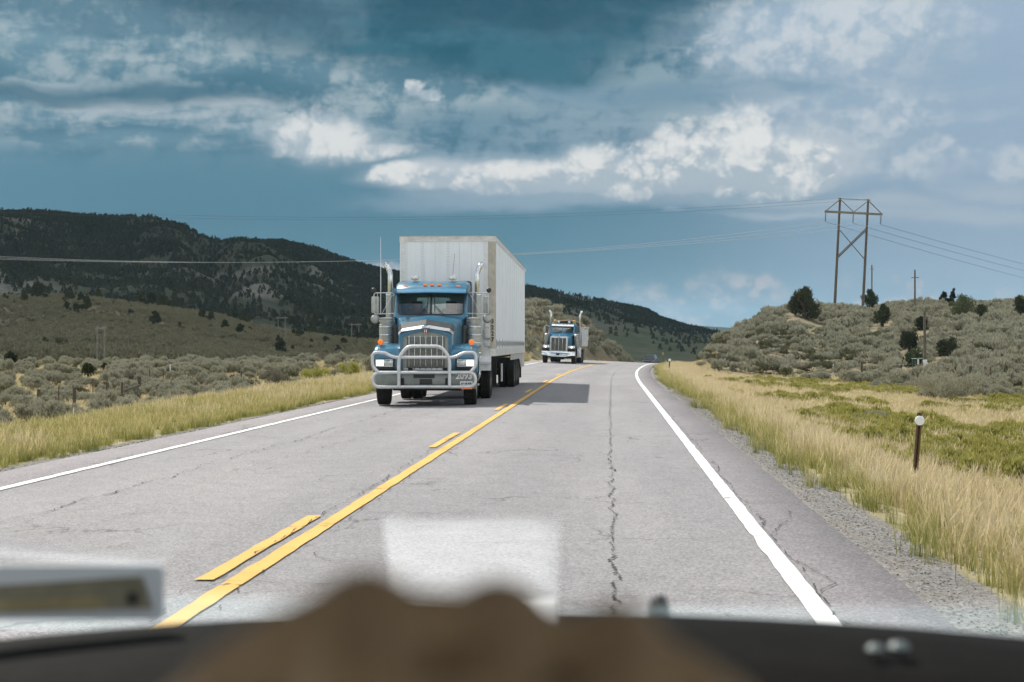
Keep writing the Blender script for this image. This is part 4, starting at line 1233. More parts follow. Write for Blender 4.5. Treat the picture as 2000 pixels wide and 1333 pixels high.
def dump_truck():
    D0 = 99.0; X0 = (1089.5 - 1000) * D0 / FPX
    p = FW * D0 + RT * X0
    lat = p[0] - float(road_off(p[1]))
    R = empty('dump_truck', (p[0], p[1], float(road_z(p[1], lat)) + .0), math.radians(-4.2),
              'bright blue dump truck with tall chrome exhausts and white tarped bed following on the bend', 'truck')
    R.rotation_euler[1] = math.atan(.042) * .85
    # bumper
    b = MB(); secs = []
    for x, y, d in ((-1.2, .10, .0), (-.95, .02, .0), (-.5, 0, -.09), (0, 0, -.10), (.5, 0, -.09), (.95, .02, 0), (1.2, .10, 0)):
        secs.append([(x, y + .03, .56 + d), (x, y, .58 + d), (x, y, .83), (x, y + .03, .87), (x, y + .06, .87), (x, y + .06, .56 + d)])
    bp = b.loft(secs).build('bumper', CHROME, R, smooth=40)
    MB().box((-.03, -.03, .66), (.22, .06, .14), bev=.02).build('tow_hook', DARK, bp)
    MB().box((.42, -.015, .60), (.30, .02, .14), bev=.01).build('licence_plate', WHITEP, bp)
    # grille shell
    g = empty('grille'); g.parent = R
    o_ = rrect(-.635, .85, .625, 1.94, .10, 4); i_ = rrect(-.53, .93, .52, 1.81, .04, 4)
    MB().loft([[(x, .12, z) for x, z in o_], [(x, .08, z) for x, z in i_], [(x, .16, z) for x, z in i_]], cap=False).loft([[(x, .12, z) for x, z in o_], [(x, .45, z) for x, z in o_]], cap=False).build('grille_shell', ALU, g, smooth=30)
    MB().box((0, .17, 1.37), (1.08, .02, .92)).build('grille_mesh', simple('grille_dark', (.10, .105, .085), .6, .3, var=.2), g)
    for x in (-.265, 0, .265): MB().box((x, .12, 1.37), (.028, .05, .88), bev=.008).build('grille_bar', CHROME, g)
    for x in (-.53, .53): MB().box((x, .15, 1.37), (.03, .04, .88)).build('grille_bar', STEEL, g)
    MB().box((0, .085, 1.87), (.16, .02, .05), bev=.015).build('emblem', DARK, g)
    # hood
    def hs(y, hw, zb, zt): return [(-hw, y, zb), (-hw, y, zt - .14), (-hw + .05, y, zt - .05), (-hw + .18, y, zt), (0, y, zt + .03), (hw - .18, y, zt), (hw - .05, y, zt - .05), (hw, y, zt - .14), (hw, y, zb)]
    MB().loft([hs(.40, .60, .9, 1.94), hs(1.2, .66, .95, 2.05), hs(2.2, .78, 1.0, 2.14)]).build('hood', BLUE2, R, smooth=40)
    MB().tube([(0, .3, 1.97), (0, .35, 2.06)], .02, 6).box((0, .34, 2.07), (.10, .10, .05), bev=.015).build('hood_ornament', CHROME, R)
    for s in (-1, 1):
        ar = [(1.0 + .60 * math.cos(math.radians(a)), .5 + .60 * math.sin(math.radians(a))) for a in range(0, 181, 15)]
        prof = [(.25, .9), (.26, 1.06), (.42, 1.22), (.8, 1.32), (1.25, 1.28), (1.65, 1.0), (1.75, .5)] + ar
        MB().loft([[(s * x, y, z) for y, z in prof] for x in (.64, 1.2)]).build('fender', DARK, R, smooth=30)
        h = empty('headlight'); h.parent = R
        MB().loft([[(s * .90 + a * w, y, 1.17 + c * hh) for a, c in ((-1, -.6), (-.8, -1), (.8, -1), (1, -.6), (1, .5), (.7, 1), (-.7, 1), (-1, .5))] for y, w, hh in ((.16, .14, .06), (.20, .25, .11), (.5, .26, .13), (.8, .16, .08))]).build('pod', CHROME, h, smooth=50)
        MB().lathe([(.001, -.03), (.05, -.025), (.07, 0)], (s * .93, .15, 1.17), 'Y', 14).build('lamp', LIT, h)
    # cab
    cab = empty('cab'); cab.parent = R
    def wp(x, z): return (x, 2.25 + (z - 2.1) * .35, z)
    o_ = rrect(-.92, 2.02, .92, 2.78, .05, 2); i_ = rrect(-.79, 2.13, .79, 2.66, .05, 3)
    b = MB().loft([[wp(*q) for q in o_], [wp(*q) for q in i_], [(wp(*q)[0], wp(*q)[1] + .04, q[1]) for q in i_]], cap=False)
    for s in (-1, 1):
        b.box((s * .92, 3.1, 1.6), (.04, 1.7, 1.1)); b.box((s * .92, 3.8, 2.45), (.04, .3, .7)); b.box((s * .92, 3.1, 2.77), (.04, 1.7, .08))
    b.box((0, 3.95, 1.9), (1.84, .04, 1.7)); b.box((0, 3.15, 1.1), (1.8, 1.7, .05))
    b.build('cab_body', BLUE2, cab, smooth=30)
    MB().loft([[(x, y, z) for x, z in ((-.93, 2.74), (-.93, 2.80), (-.82, 2.90), (.82, 2.90), (.93, 2.80), (.93, 2.74))] for y in (2.5, 3.98)]).build('roof', BLUE2, cab, smooth=30)
    MB().loft([[(x, 2.30, 2.665) for x in (-.80, .80)] + [(x, 2.30, 2.70) for x in (.80, -.80)], [(x, 2.50, 2.80) for x in (-.82, .82)] + [(x, 2.50, 2.83) for x in (.82, -.82)]]).build('sun_visor', WHITEP, cab, smooth=0)
    for s in (-1, 1):
        MB()._add([wp(s * .03, 2.14), wp(s * .79, 2.14), wp(s * .79, 2.66), wp(s * .03, 2.66)], [(0, 1, 2, 3)]).build('windshield', TRUCKGLASS, cab, smooth=0)
        MB()._add([(s * .925, 2.5, 2.12), (s * .925, 3.6, 2.12), (s * .925, 3.6, 2.72), (s * .925, 2.6, 2.72)], [(0, 1, 2, 3)]).build('side_window', TRUCKGLASS, cab, smooth=0)
    MB().box((0, 2.33, 2.40), (.06, .03, .55), rot=(-.33, 0, 0)).build('divider', BLUE2, cab)
    for x in (-.4, .4): MB().box((x, 3.5, 2.0), (.5, .2, .9), bev=.05).build('seat', SEATC, cab)
    for x in (-.52, -.26, 0, .26, .52): MB().box((x, 2.46, 2.84), (.09, .06, .04), bev=.012).build('marker_light', LENS, cab)
    YEL = simple('yellow_beacon', (.45, .27, .07), .35, 0)
    for x in (-.62, .78):
        MB().lathe([(.10, 0), (.11, .03), (.10, .20), (.05, .25), (.001, .26)], (x, 3.0, 2.90), 'Z', 14).build('beacon', YEL, R)
    for x in (-.38, .40):
        MB().lathe([(.06, 0), (.09, .03), (.09, .11), (.05, .17), (.001, .18)], (x, 3.0, 2.90), 'Z', 14).build('roof_lamp', ALU, R)
    for s in (-1, 1):
        x = s * 1.08
        MB().tube(fillet([(x, 4.1, 1.0), (x, 4.1, 3.60), (x + s * .13, 4.15, 3.86)], .16, 6), .085, 14, cap=False).build('exhaust_stack', CHROME, R, solid=.01)
        a = MB().lathe([(.15, 1.1), (.18, 1.15), (.18, 1.85), (.15, 1.87), (.15, 1.92), (.19, 1.93), (.19, 1.98), (.15, 2.0), (.15, 2.05), (.18, 2.06), (.12, 2.12), (.001, 2.13)], (s * 1.08, 1.95, 0), 'Z', 22).build('air_cleaner', STEEL, R, smooth=35)
        mr = empty('mirror'); mr.parent = R
        MB().tube(fillet([(s * .92, 2.5, 2.68), (s * 1.36, 2.45, 2.68), (s * 1.36, 2.45, 2.12), (s * .92, 2.45, 2.12)], .06), .014, 6).build('bracket', ALU, mr)
        MB().box((s * 1.33, 2.48, 2.40), (.16, .06, .42), bev=.02).build('mirror_head', STEEL, mr)
        wheel(R, s * 1.03, 1.0, .50, .30, s)
        for y in (5.6, 6.95): wheel(R, s * 1.02, y, .50, .27, s, dual=True, rim_m=ALU)
        MB().lathe([(.28, 0), (.30, .02), (.30, .98), (.28, 1.0)], (s * .98, 2.6, .72), 'Y', 20).build('fuel_tank', WHITEP, R)
        MB().box((s * 1.02, 4.0, .80), (.40, .7, .75), bev=.05).build('tool_box', WHITEP, R)
    b = MB()
    for s in (-1, 1): b.box((s * .42, 4.6, .85), (.1, 8.4, .25))
    b.box((0, 1.0, .45), (1.6, .15, .14)); b.box((0, .5, .60), (1.1, .4, .4)); b.box((-.1, 1.4, .45), (.7, 1.0, .36)); b.box((0, 2.8, .62), (1.2, 1.6, .5))
    for y in (5.6, 6.95): b.tube([(-.9, y, .5), (.9, y, .5)], .12, 8)
    b.build('chassis', DARK, R)
    # tipping bed with a sloping headboard, rolled tarp and its bow
    bed = empty('dump_bed'); bed.parent = R
    prof = [(4.55, 1.25), (4.35, 1.95), (4.75, 2.62), (9.3, 2.50), (9.5, 1.95), (9.2, 1.25)]
    bw = simple('white_bed_paint', (.62, .63, .63), .5, 0, var=.12, vscale=2, dirt=.3)
    b = MB()
    for s in (-1, 1):
        b.loft([[(s * x, y, z) for y, z in prof] for x in (1.22, 1.27)])
    b.box((0, 4.55, 1.95), (2.46, .06, 1.35), rot=(.0, 0, 0)); b.box((0, 9.35, 1.9), (2.46, .06, 1.3)); b.box((0, 6.9, 1.28), (2.46, 4.6, .06))
    b.build('bed_body', bw, bed, smooth=0)
    b = MB()
    for s in (-1, 1):
        for y in (5.3, 6.2, 7.1, 8.0, 8.9): b.box((s * 1.285, y, 1.95), (.05, .10, 1.3))
        b.box((s * 1.27, 7.0, 2.66), (.09, 4.7, .09))
    b.build('bed_rib', bw, bed, smooth=0)
    TARP = simple('brown_tarp', (.17, .10, .055), .85, 0, var=.3, vscale=3)
    secs = []
    for y, h in ((4.9, .42), (5.6, .50), (6.8, .34), (8.2, .42), (9.2, .20)):
        secs.append([(1.24 * math.cos(a), y, 2.66 + h * math.sin(a)) for a in [PI * k / 12 for k in range(13)]])
    MB().loft(secs, cap=False, ring=False).build('tarp', TARP, bed, smooth=60, solid=.02)
    MB().tube([(1.26 * math.cos(a), 4.82, 2.64 + .52 * math.sin(a)) for a in [PI * k / 14 for k in range(15)]], .03, 6).build('tarp_bow', simple('tan_bow', (.50, .36, .22), .7), bed)
    MB().box((1.0, 4.5, 2.55), (.16, .20, .55), bev=.03).build('tarp_motor', DARK, bed)
    return R


def small_car():
    x, y = world_xy(1265, 196.0)
    lat = x - float(road_off(y))
    R = empty('pickup_suv', (x, y, float(road_z(y, lat))), math.radians(-9.0), 'small dark grey car coming round the far end of the bend', 'car')
    R.name = 'parked_car' if False else 'dark_car'
    G = car_paint('dark_green_paint', (.018, .024, .024), .15)
    def sec(y_, hw, z0, z1): return [(-hw, y_, z0), (-hw - .02, y_, z0 + .3), (-hw, y_, z1 - .1), (-hw + .12, y_, z1), (hw - .12, y_, z1), (hw, y_, z1 - .1), (hw + .02, y_, z0 + .3), (hw, y_, z0)]
    MB().loft([sec(0, .80, .38, .86), sec(.12, .88, .32, .98), sec(1.2, .92, .32, 1.08), sec(4.2, .92, .32, 1.10), sec(4.6, .86, .40, 1.0)]).build('body', G, R, smooth=35)
    cab = [[(-w, y_, z) for w in ()] for y_, z in ()]
    MB().loft([[(-.84, 1.25, 1.06), (.84, 1.25, 1.06), (.84, 4.4, 1.08), (-.84, 4.4, 1.08)], [(-.68, 2.0, 1.68), (.68, 2.0, 1.68), (.68, 4.1, 1.70), (-.68, 4.1, 1.70)], [(-.62, 2.2, 1.74), (.62, 2.2, 1.74), (.62, 4.0, 1.75), (-.62, 4.0, 1.75)]]).build('roof', G, R, smooth=20)
    gm = simple('dark_car_glass', (.02, .03, .035), .06, 0, .8)
    MB()._add([(-.76, 1.27, 1.10), (.76, 1.27, 1.10), (.62, 1.95, 1.64), (-.62, 1.95, 1.64)], [(0, 1, 2, 3)]).build('windshield', gm, R, smooth=0, solid=.02)
    for s in (-1, 1):
        MB()._add([(s * .842, 1.7, 1.12), (s * .842, 4.0, 1.12), (s * .70, 3.9, 1.62), (s * .70, 2.15, 1.62)], [(0, 1, 2, 3)]).build('side_window', gm, R, smooth=0, solid=.02)
        wheel(R, s * .80, .95, .35, .22, s); wheel(R, s * .80, 3.7, .35, .22, s)
        MB().box((s * .66, .05, .80), (.30, .10, .13), bev=.03).build('headlight', LENS, R)
        MB().box((s * 1.02, 1.75, 1.12), (.18, .10, .14), bev=.03).build('mirror', BLACK, R)
    MB().box((0, -.005, .66), (.90, .05, .24), bev=.03).build('grille', BLACK, R)
    MB().box((0, -.03, .44), (1.6, .10, .14), bev=.03).build('bumper', BLACK, R)
    return R


tractor = semi_tractor()
trailer = box_trailer()
dumper = dump_truck()
suv = small_car()
# ------------------------------------------------------------------ unseen storm cloud, added overhead to lay shade on the hills and the mountain
def storm_cloud():
    H = 1400.0
    sx, sy = SUN_DIR.x / SUN_DIR.z * H, SUN_DIR.y / SUN_DIR.z * H
    nx, ny = 90, 90
    gx = np.linspace(-3600, 3200, nx); gy = np.linspace(60, 3500, ny)
    X, Y = np.meshgrid(gx, gy)
    # edge of the shade on the ground: nearer on the left than on the right
    near = np.interp(X, [-3000, -300, -60, -25, 10, 60, 200, 3000], [150, 150, 172, 235, 290, 330, 420, 900])
    near = near + (fbm(X * .012, Y * 0 + 5, 4) - .5) * 46
    keep = sstep((Y - near) / 60)
    hole = sstep((fbm(X * .004 + 9, Y * .004, 3) - .62) / .05) * (Y < 900) * (X < -60) * .0
    keep = keep * (1 - hole)
    th = keep * (90 + 160 * fbm(X * .003, Y * .003, 4))
    lo = H - th * .35 * (.6 + .8 * fbm(X * .006, Y * .006, 4)); hi = H + th
    F = []; V = []; idx = {}
    k = lambda i, j: i * nx + j
    n = nx * ny
    V = np.concatenate([np.stack([X + sx, Y + sy, lo], -1).reshape(-1, 3), np.stack([X + sx, Y + sy, hi + 2], -1).reshape(-1, 3)])
    kk = keep > .5
    for i in range(ny - 1):
        for j in range(nx - 1):
            if not (kk[i, j] and kk[i + 1, j] and kk[i, j + 1] and kk[i + 1, j + 1]): continue
            a, b, c, d = k(i, j), k(i, j + 1), k(i + 1, j + 1), k(i + 1, j)
            F.append((a, d, c, b)); F.append((n + a, n + b, n + c, n + d))
    m = simple('cloud_vapour', (.85, .86, .88), 1.0, 0, 0, var=.05, vscale=.01)
    o = mesh_np('storm_cloud', V, np.array(F), m)
    tag(o, 'broad grey storm cloud out of view, added to shade the hills', kind='structure')


storm_cloud()
# ------------------------------------------------------------------ vegetation
def leaf_mat(name, c0, c1, trans=.35, rough=.75, patch=.25, tip=None):
    """leaves: colour varies from plant to plant and over the land; light comes through them"""
    m, t, out = material(name)
    r = t.rnd(); P = t.pos()
    n = t.noise(P, patch, 3, .6)
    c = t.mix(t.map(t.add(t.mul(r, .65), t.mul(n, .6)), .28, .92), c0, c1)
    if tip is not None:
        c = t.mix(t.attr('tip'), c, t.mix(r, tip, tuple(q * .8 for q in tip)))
    d = t.new('ShaderNodeBsdfDiffuse'); t.put(d.inputs[0], c)
    tr = t.new('ShaderNodeBsdfTranslucent'); t.put(tr.inputs[0], c)
    mx = t.new('ShaderNodeMixShader'); t.put(mx.inputs[0], trans); t.l.new(d.outputs[0], mx.inputs[1]); t.l.new(tr.outputs[0], mx.inputs[2])
    t.l.new(mx.outputs[0], out.inputs['Surface'])
    return m


def quads(C, A, B):
    """little rhombic leaves: centres C, half-axes A (long) and B (wide)"""
    V = np.stack([C - A, C + B, C + A, C - B], 1).reshape(-1, 3)
    F = np.arange(len(V)).reshape(-1, 4)
    return V, F


def unit(v): return v / np.maximum(np.linalg.norm(v, axis=-1, keepdims=True), 1e-9)


def proto_mesh(name, V, F, mat, tip=None):
    me = bpy.data.meshes.new(name)
    V = np.ascontiguousarray(V, dtype=np.float32); F = np.ascontiguousarray(F, dtype=np.int32)
    me.vertices.add(len(V)); me.vertices.foreach_set('co', V.ravel())
    me.loops.add(F.size); me.loops.foreach_set('vertex_index', F.ravel())
    me.polygons.add(len(F)); me.polygons.foreach_set('loop_start', np.arange(0, F.size, 4, dtype=np.int32)); me.polygons.foreach_set('loop_total', np.full(len(F), 4, dtype=np.int32))
    me.update(calc_edges=True)
    if tip is not None:
        a = me.attributes.new('tip', 'FLOAT', 'POINT'); a.data.foreach_set('value', np.asarray(tip, dtype=np.float32))
    me.materials.append(mat)
    return bpy.data.objects.new(name, me)


def shrub_geo(rg, n, w=.5, h=.8, leaf=.06, clumps=9, up=.8):
    """a shrub: sprays of upright leaves gathered into uneven clumps on a rounded outline"""
    a = rg.uniform(0, 2 * PI, clumps); rr = np.sqrt(rg.uniform(.05, 1, clumps)) * w * .72
    cc = np.stack([np.cos(a) * rr, np.sin(a) * rr, h * (.45 + .35 * rg.random(clumps)) * (1 - .45 * (rr / w) ** 2)], -1)
    cr = rg.uniform(.22, .40, clumps) * w
    k = rg.integers(0, clumps, n)
    d = unit(rg.normal(0, 1, (n, 3))); d[:, 2] = np.abs(d[:, 2]) * 1.1 - .35
    s = rg.random(n) ** .45
    C = cc[k] + d * (cr[k] * s)[:, None] * np.array([1, 1, 1.15])
    C[:, 2] = np.maximum(C[:, 2], .03)
    A = unit(d * .55 + np.array([0, 0, up]) + rg.normal(0, .35, (n, 3))) * (leaf * rg.uniform(.6, 1.9, n))[:, None]
    B = unit(np.cross(A, rg.normal(0, 1, (n, 3)))) * (leaf * rg.uniform(.18, .36, n))[:, None]
    V, F = quads(C, A, B)
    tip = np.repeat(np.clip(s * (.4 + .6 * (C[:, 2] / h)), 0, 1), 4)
    # stems
    m = 12
    S0 = np.zeros((m, 3)); S0[:, :2] = rg.normal(0, .03, (m, 2)); S1 = cc[rg.integers(0, clumps, m)]
    w_ = np.array([.012, 0, 0])
    SV = np.stack([S0 - w_, S0 + w_, S1 + w_ * .4, S1 - w_ * .4], 1).reshape(-1, 3)
    SF = np.arange(len(SV)).reshape(-1, 4) + len(V)
    return np.concatenate([V, SV]), np.concatenate([F, SF]), np.concatenate([tip, np.zeros(len(SV))])


def grass_geo(rg, n, h=.5, spread=.22, width=.006, head=.5, lean=.25):
    """a tuft: bent blades, some with a seed head"""
    Vs = []; Fs = []; tips = []; o = 0
    lv = np.array([0, .35, .7, 1.0])
    for i in range(n):
        r = abs(rg.normal(0, spread * .6)); a = rg.uniform(0, 2 * PI)
        p0 = np.array([r * math.cos(a), r * math.sin(a), -.02])
        L = h * rg.uniform(.45, 1.1); dr = rg.uniform(0, 2 * PI); bend = lean * L * rg.uniform(.2, 1.4)
        dv = np.array([math.cos(dr), math.sin(dr), 0]); sd = np.array([-math.sin(dr + rg.normal(0, .6)), math.cos(dr), 0])
        isH = rg.random() < head
        for q in range(3):
            t0, t1 = lv[q], lv[q + 1]
            P0 = p0 + dv * bend * t0 ** 2 + np.array([0, 0, L * t0]); P1 = p0 + dv * bend * t1 ** 2 + np.array([0, 0, L * t1])
            w0 = width * (1 - t0 * .6); w1 = width * (1 - t1 * .75)
            if isH and q == 2: w0 = width * 1.3; w1 = width * .5
            Vs += [P0 - sd * w0, P0 + sd * w0, P1 + sd * w1, P1 - sd * w1]; Fs.append((o, o + 1, o + 2, o + 3)); o += 4
            tp = [(t0 if isH else t0 * .35)] * 2 + [(t1 if isH else t1 * .35)] * 2
            tips += [x ** 1.5 for x in tp]
    return np.array(Vs), np.array(Fs), np.array(tips)


PROTO = bpy.data.collections.new('plant_sources')        # not linked to the scene: sources for the scattered stuff only


def collection_of(name, objs):
    c = bpy.data.collections.new(name)
    for o in objs: c.objects.link(o)
    return c


def scatter(name, label, coll, pos, scale, rotz, idx, tilt=None):
    """countless ground cover: one object whose points carry instances of a few source plants"""
    pos = np.asarray(pos, np.float32); n = len(pos)
    me = bpy.data.meshes.new(name); me.vertices.add(n); me.vertices.foreach_set('co', pos.ravel())
    rot = np.zeros((n, 3), np.float32); rot[:, 2] = rotz
    if tilt is not None: rot[:, :2] = tilt
    sc = np.asarray(scale, np.float32)
    if sc.ndim == 1: sc = np.stack([sc, sc, sc], -1)
    for an, typ, key, d in (('rot', 'FLOAT_VECTOR', 'vector', rot), ('scl', 'FLOAT_VECTOR', 'vector', sc), ('pick', 'INT', 'value', np.asarray(idx, np.int32))):
        a = me.attributes.new(an, typ, 'POINT'); a.data.foreach_set(key, np.ascontiguousarray(d).ravel())
    o = bpy.data.objects.new(name, me); COL.objects.link(o)
    ng = bpy.data.node_groups.new(name + '_scatter', 'GeometryNodeTree')
    ng.interface.new_socket('Geometry', in_out='INPUT', socket_type='NodeSocketGeometry'); ng.interface.new_socket('Geometry', in_out='OUTPUT', socket_type='NodeSocketGeometry')
    N = ng.nodes; gi = N.new('NodeGroupInput'); go = N.new('NodeGroupOutput')
    iop = N.new('GeometryNodeInstanceOnPoints'); ci = N.new('GeometryNodeCollectionInfo')
    ci.inputs['Collection'].default_value = coll; ci.inputs['Separate Children'].default_value = True; ci.inputs['Reset Children'].default_value = True
    iop.inputs['Pick Instance'].default_value = True

    def na(nm, typ):
        q = N.new('GeometryNodeInputNamedAttribute'); q.data_type = typ; q.inputs['Name'].default_value = nm
        return [x for x in q.outputs if x.enabled and x.name == 'Attribute'][0]
    ng.links.new(gi.outputs[0], iop.inputs['Points']); ng.links.new(ci.outputs[0], iop.inputs['Instance'])
    ng.links.new(na('pick', 'INT'), iop.inputs['Instance Index']); ng.links.new(na('scl', 'FLOAT_VECTOR'), iop.inputs['Scale'])
    er = N.new('FunctionNodeEulerToRotation'); ng.links.new(na('rot', 'FLOAT_VECTOR'), er.inputs[0]); ng.links.new(er.outputs[0], iop.inputs['Rotation'])
    ng.links.new(iop.outputs[0], go.inputs[0])
    md = o.modifiers.new('scatter', 'NODES'); md.node_group = ng
    return tag(o, label, kind='stuff')


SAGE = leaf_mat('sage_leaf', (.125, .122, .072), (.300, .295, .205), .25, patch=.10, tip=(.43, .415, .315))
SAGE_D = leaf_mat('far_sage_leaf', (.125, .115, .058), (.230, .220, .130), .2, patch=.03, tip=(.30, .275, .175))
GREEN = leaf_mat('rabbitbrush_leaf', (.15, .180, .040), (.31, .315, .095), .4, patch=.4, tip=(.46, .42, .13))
STRAW = leaf_mat('dry_grass', (.40, .34, .165), (.56, .485, .28), .5, patch=.35, tip=(.74, .62, .42))
GRASS = leaf_mat('verge_grass', (.165, .195, .045), (.33, .325, .095), .5, patch=.45, tip=(.68, .56, .30))
JUN = leaf_mat('juniper_leaf', (.026, .034, .016), (.058, .066, .030), .12, patch=.6)
JUN_G = leaf_mat('green_juniper_leaf', (.045, .066, .030), (.095, .115, .055), .15, patch=.6)
FOREST = leaf_mat('forest_leaf', (.022, .032, .018), (.050, .060, .032), .08, patch=.006)

rg = np.random.default_rng(42)
def shrubs(mat, n, k, **kw):
    out = []
    for i in range(k):
        V, F, t_ = shrub_geo(rg, n, **kw); out.append(proto_mesh('shrub_source', V, F, mat, t_))
    return out
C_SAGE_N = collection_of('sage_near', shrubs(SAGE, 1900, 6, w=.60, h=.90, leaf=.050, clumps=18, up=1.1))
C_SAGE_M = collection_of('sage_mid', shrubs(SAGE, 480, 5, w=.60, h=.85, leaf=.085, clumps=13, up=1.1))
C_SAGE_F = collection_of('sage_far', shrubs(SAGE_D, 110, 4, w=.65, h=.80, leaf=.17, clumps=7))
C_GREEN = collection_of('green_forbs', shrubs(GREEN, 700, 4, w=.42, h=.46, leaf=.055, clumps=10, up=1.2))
def tufts(mat, n, k, **kw):
    out = []
    for i in range(k):
        V, F, t_ = grass_geo(rg, n, **kw); out.append(proto_mesh('tuft_source', V, F, mat, t_))
    return out
C_STRAW = collection_of('straw_tufts', tufts(STRAW, 44, 5, h=.52, spread=.20, width=.0042, head=.65, lean=.35))
C_GRASS = collection_of('verge_tufts', tufts(GRASS, 50, 5, h=.50, spread=.20, width=.0046, head=.35, lean=.30))
C_SHORT = collection_of('short_tufts', tufts(STRAW, 26, 4, h=.26, spread=.22, width=.006, head=.3, lean=.5))


def project(X, Y):
    D = X * FW[0] + Y * FW[1]; L = X * RT[0] + Y * RT[1]
    return D, HX + FPX * L / np.maximum(D, .1)


def plant(n, dom, accept, jitter_seed=1):
    """N random spots in the box DOM (x0,x1,y0,y1), kept with probability ACCEPT(x,y,lat,D,p)"""
    r = np.random.default_rng(jitter_seed)
    X = r.uniform(dom[0], dom[1], n); Y = r.uniform(dom[2], dom[3], n)
    D, p = project(X, Y); lat = X - road_off(Y)
    ok = (r.random(n) < accept(X, Y, lat, D, p)) & (D > 4) & (p > -160) & (p < 2160)
    X, Y = X[ok], Y[ok]
    return X, Y, terrain_z(X, Y), r


def put(name, label, coll, k, n, dom, accept, s0, s1, seed, sink=.02, flat=1.0, smul=None):
    X, Y, Z, r = plant(n, dom, accept, seed)
    s = r.uniform(s0, s1, len(X))
    if smul is not None: s = s * smul(X, Y)
    sc = np.stack([s * r.uniform(.85, 1.2, len(X)), s * r.uniform(.85, 1.2, len(X)), s * flat * r.uniform(.8, 1.2, len(X))], -1)
    return scatter(name, label, coll, np.stack([X, Y, Z - sink * s], -1), sc, r.uniform(0, 2 * PI, len(X)), r.integers(0, k, len(X)), r.normal(0, .06, (len(X), 2)))


# keep the view open to the trees, posts and bushes that stand clear in the photo
KEEP = [(1570, 623, 38), (1698, 603, 24), (1723, 638, 26), (1776, 687, 27), (1850, 696, 30), (1785, 716, 27), (1880, 617, 32), (1917, 624, 20), (1992, 622, 24), (1800, 645, 18), (1787, 611, 5), (1806, 722, 6), (1794, 724, 12),
        (1683, 741, 6), (1652, 736, 5), (1834, 738, 4), (1865, 746, 5), (1895, 754, 8), (1934, 758, 5), (1627, 738, 4), (1858, 792, 60), (1850, 574, 18),
        (75, 817, 7), (114, 812, 5), (146, 806, 7), (182, 798, 5), (210, 800, 7), (239, 794, 8), (258, 790, 12), (272, 779, 9), (292, 758, 5), (319, 750, 5), (333, 738, 5), (171, 737, 20), (205, 733, 12)]
KEEP = [(px, w, spot(px, py, 40 if px < 1000 else 30, 240)[3]) for px, py, w in KEEP]


def clear(X, Y, D, p):
    ok = np.ones_like(D)
    for px, w, d in KEEP:
        ok = ok * ~((np.abs(p - px) < w) & (D > d - 11) & (D < d + 1.2))
    return ok


# tall golden verge on both sides
def n2(X, Y, f, o): return fbm(X * f + o, Y * f - o, 3)
def verge_left(X, Y, lat, D, p):
    d = LEFT_EDGE - lat; e = .12 + .55 * n2(X, Y, .9, 3)
    return sstep((d - e) / .35) * (1 - sstep((d - 3.4 - D * .035) / 3.0)) * (D < 140)
def verge_right(X, Y, lat, D, p):
    d = lat - RIGHT_EDGE; e = .08 + .9 * (n2(X, Y, .55, 7) - .27)
    return sstep((d - e) / .4) * (1 - sstep((d - 2.6) / 2.2)) * (D < 150)
put('grass', 'tall green and straw grass along the far edge of the road', C_GRASS, 5, 150000, (-34, -6.5, 10, 112), lambda X, Y, lat, D, p: verge_left(X, Y, lat, D, p) * np.where(D < 60, .66, .5), .32, .66, 1)
put('dry_grass', 'pale seed-headed grass standing above the green verge', C_STRAW, 5, 120000, (-40, -6.5, 12, 140), lambda X, Y, lat, D, p: verge_left(X, Y, lat + .5, D, p) * sstep((n2(X, Y, .3, 1) - .36) / .2) * .36, .42, .80, 2)
put('verge_grass', 'green grass at the edge of the gravel shoulder', C_GRASS, 5, 60000, (2, 20, 6, 120), lambda X, Y, lat, D, p: verge_right(X, Y, lat, D, p) * (.45 + .55 * sstep((n2(X, Y, .35, 4) - .38) / .2)) * np.where(lat - RIGHT_EDGE < 1.7, .75, .4), .35, .75, 3)
put('golden_grass', 'golden dry grass along the gravel shoulder', C_STRAW, 5, 110000, (2, 26, 6, 150), lambda X, Y, lat, D, p: verge_right(X, Y, lat - .5, D, p) * .5, .5, .86, 4)
# the flat on the right: short straw with green forbs
flat_r = lambda X, Y, lat, D, p: (sstep((lat - RIGHT_EDGE - 2.6) / 2) * (1 - sstep((D - 96) / 22)))
put('meadow_grass', 'short straw-coloured grass on the flat beside the road', C_SHORT, 4, 150000, (4, 46, 8, 124), lambda X, Y, lat, D, p: flat_r(X, Y, lat, D, p) * .55, .7, 1.5, 5)
put('meadow_forbs', 'patches of low yellow-green plants on the flat', C_GREEN, 4, 26000, (4.5, 44, 9, 96), lambda X, Y, lat, D, p: flat_r(X, Y, lat, D, p) * sstep((n2(X, Y, .16, 2) * .5 + n2(X, Y, .6, 5) * .5 - .51) / .07) * sstep((p - 1330) / 260) * .8, .5, 1.25, 6, flat=.85)
# loose stones where the gravel meets the asphalt
def stone(rg_):
    v = np.array([(x, y, z) for x in (-1, 1) for y in (-1, 1) for z in (-1, 1)], float) * rg_.uniform(.45, 1.0, (8, 3)) * np.array([1, .85, .6])
    return v, np.array([(0, 1, 3, 2), (4, 6, 7, 5), (0, 4, 5, 1), (2, 3, 7, 6), (0, 2, 6, 4), (1, 5, 7, 3)])
STONE = leaf_mat('stone', (.12, .115, .11), (.34, .325, .30), 0.0, patch=2.0)
C_STONE = collection_of('stones', [proto_mesh('stone_source', *stone(rg), STONE) for k in range(5)])
put('loose_gravel', 'loose stones along the edge of the asphalt', C_STONE, 5, 60000, (1.5, 4.2, 5, 46), lambda X, Y, lat, D, p: np.exp(-np.clip(np.abs(lat - RIGHT_EDGE - .28) - .05, 0, None) / .22) * (lat > RIGHT_EDGE - .35) * .75, .003, .009, 21, sink=-.3)
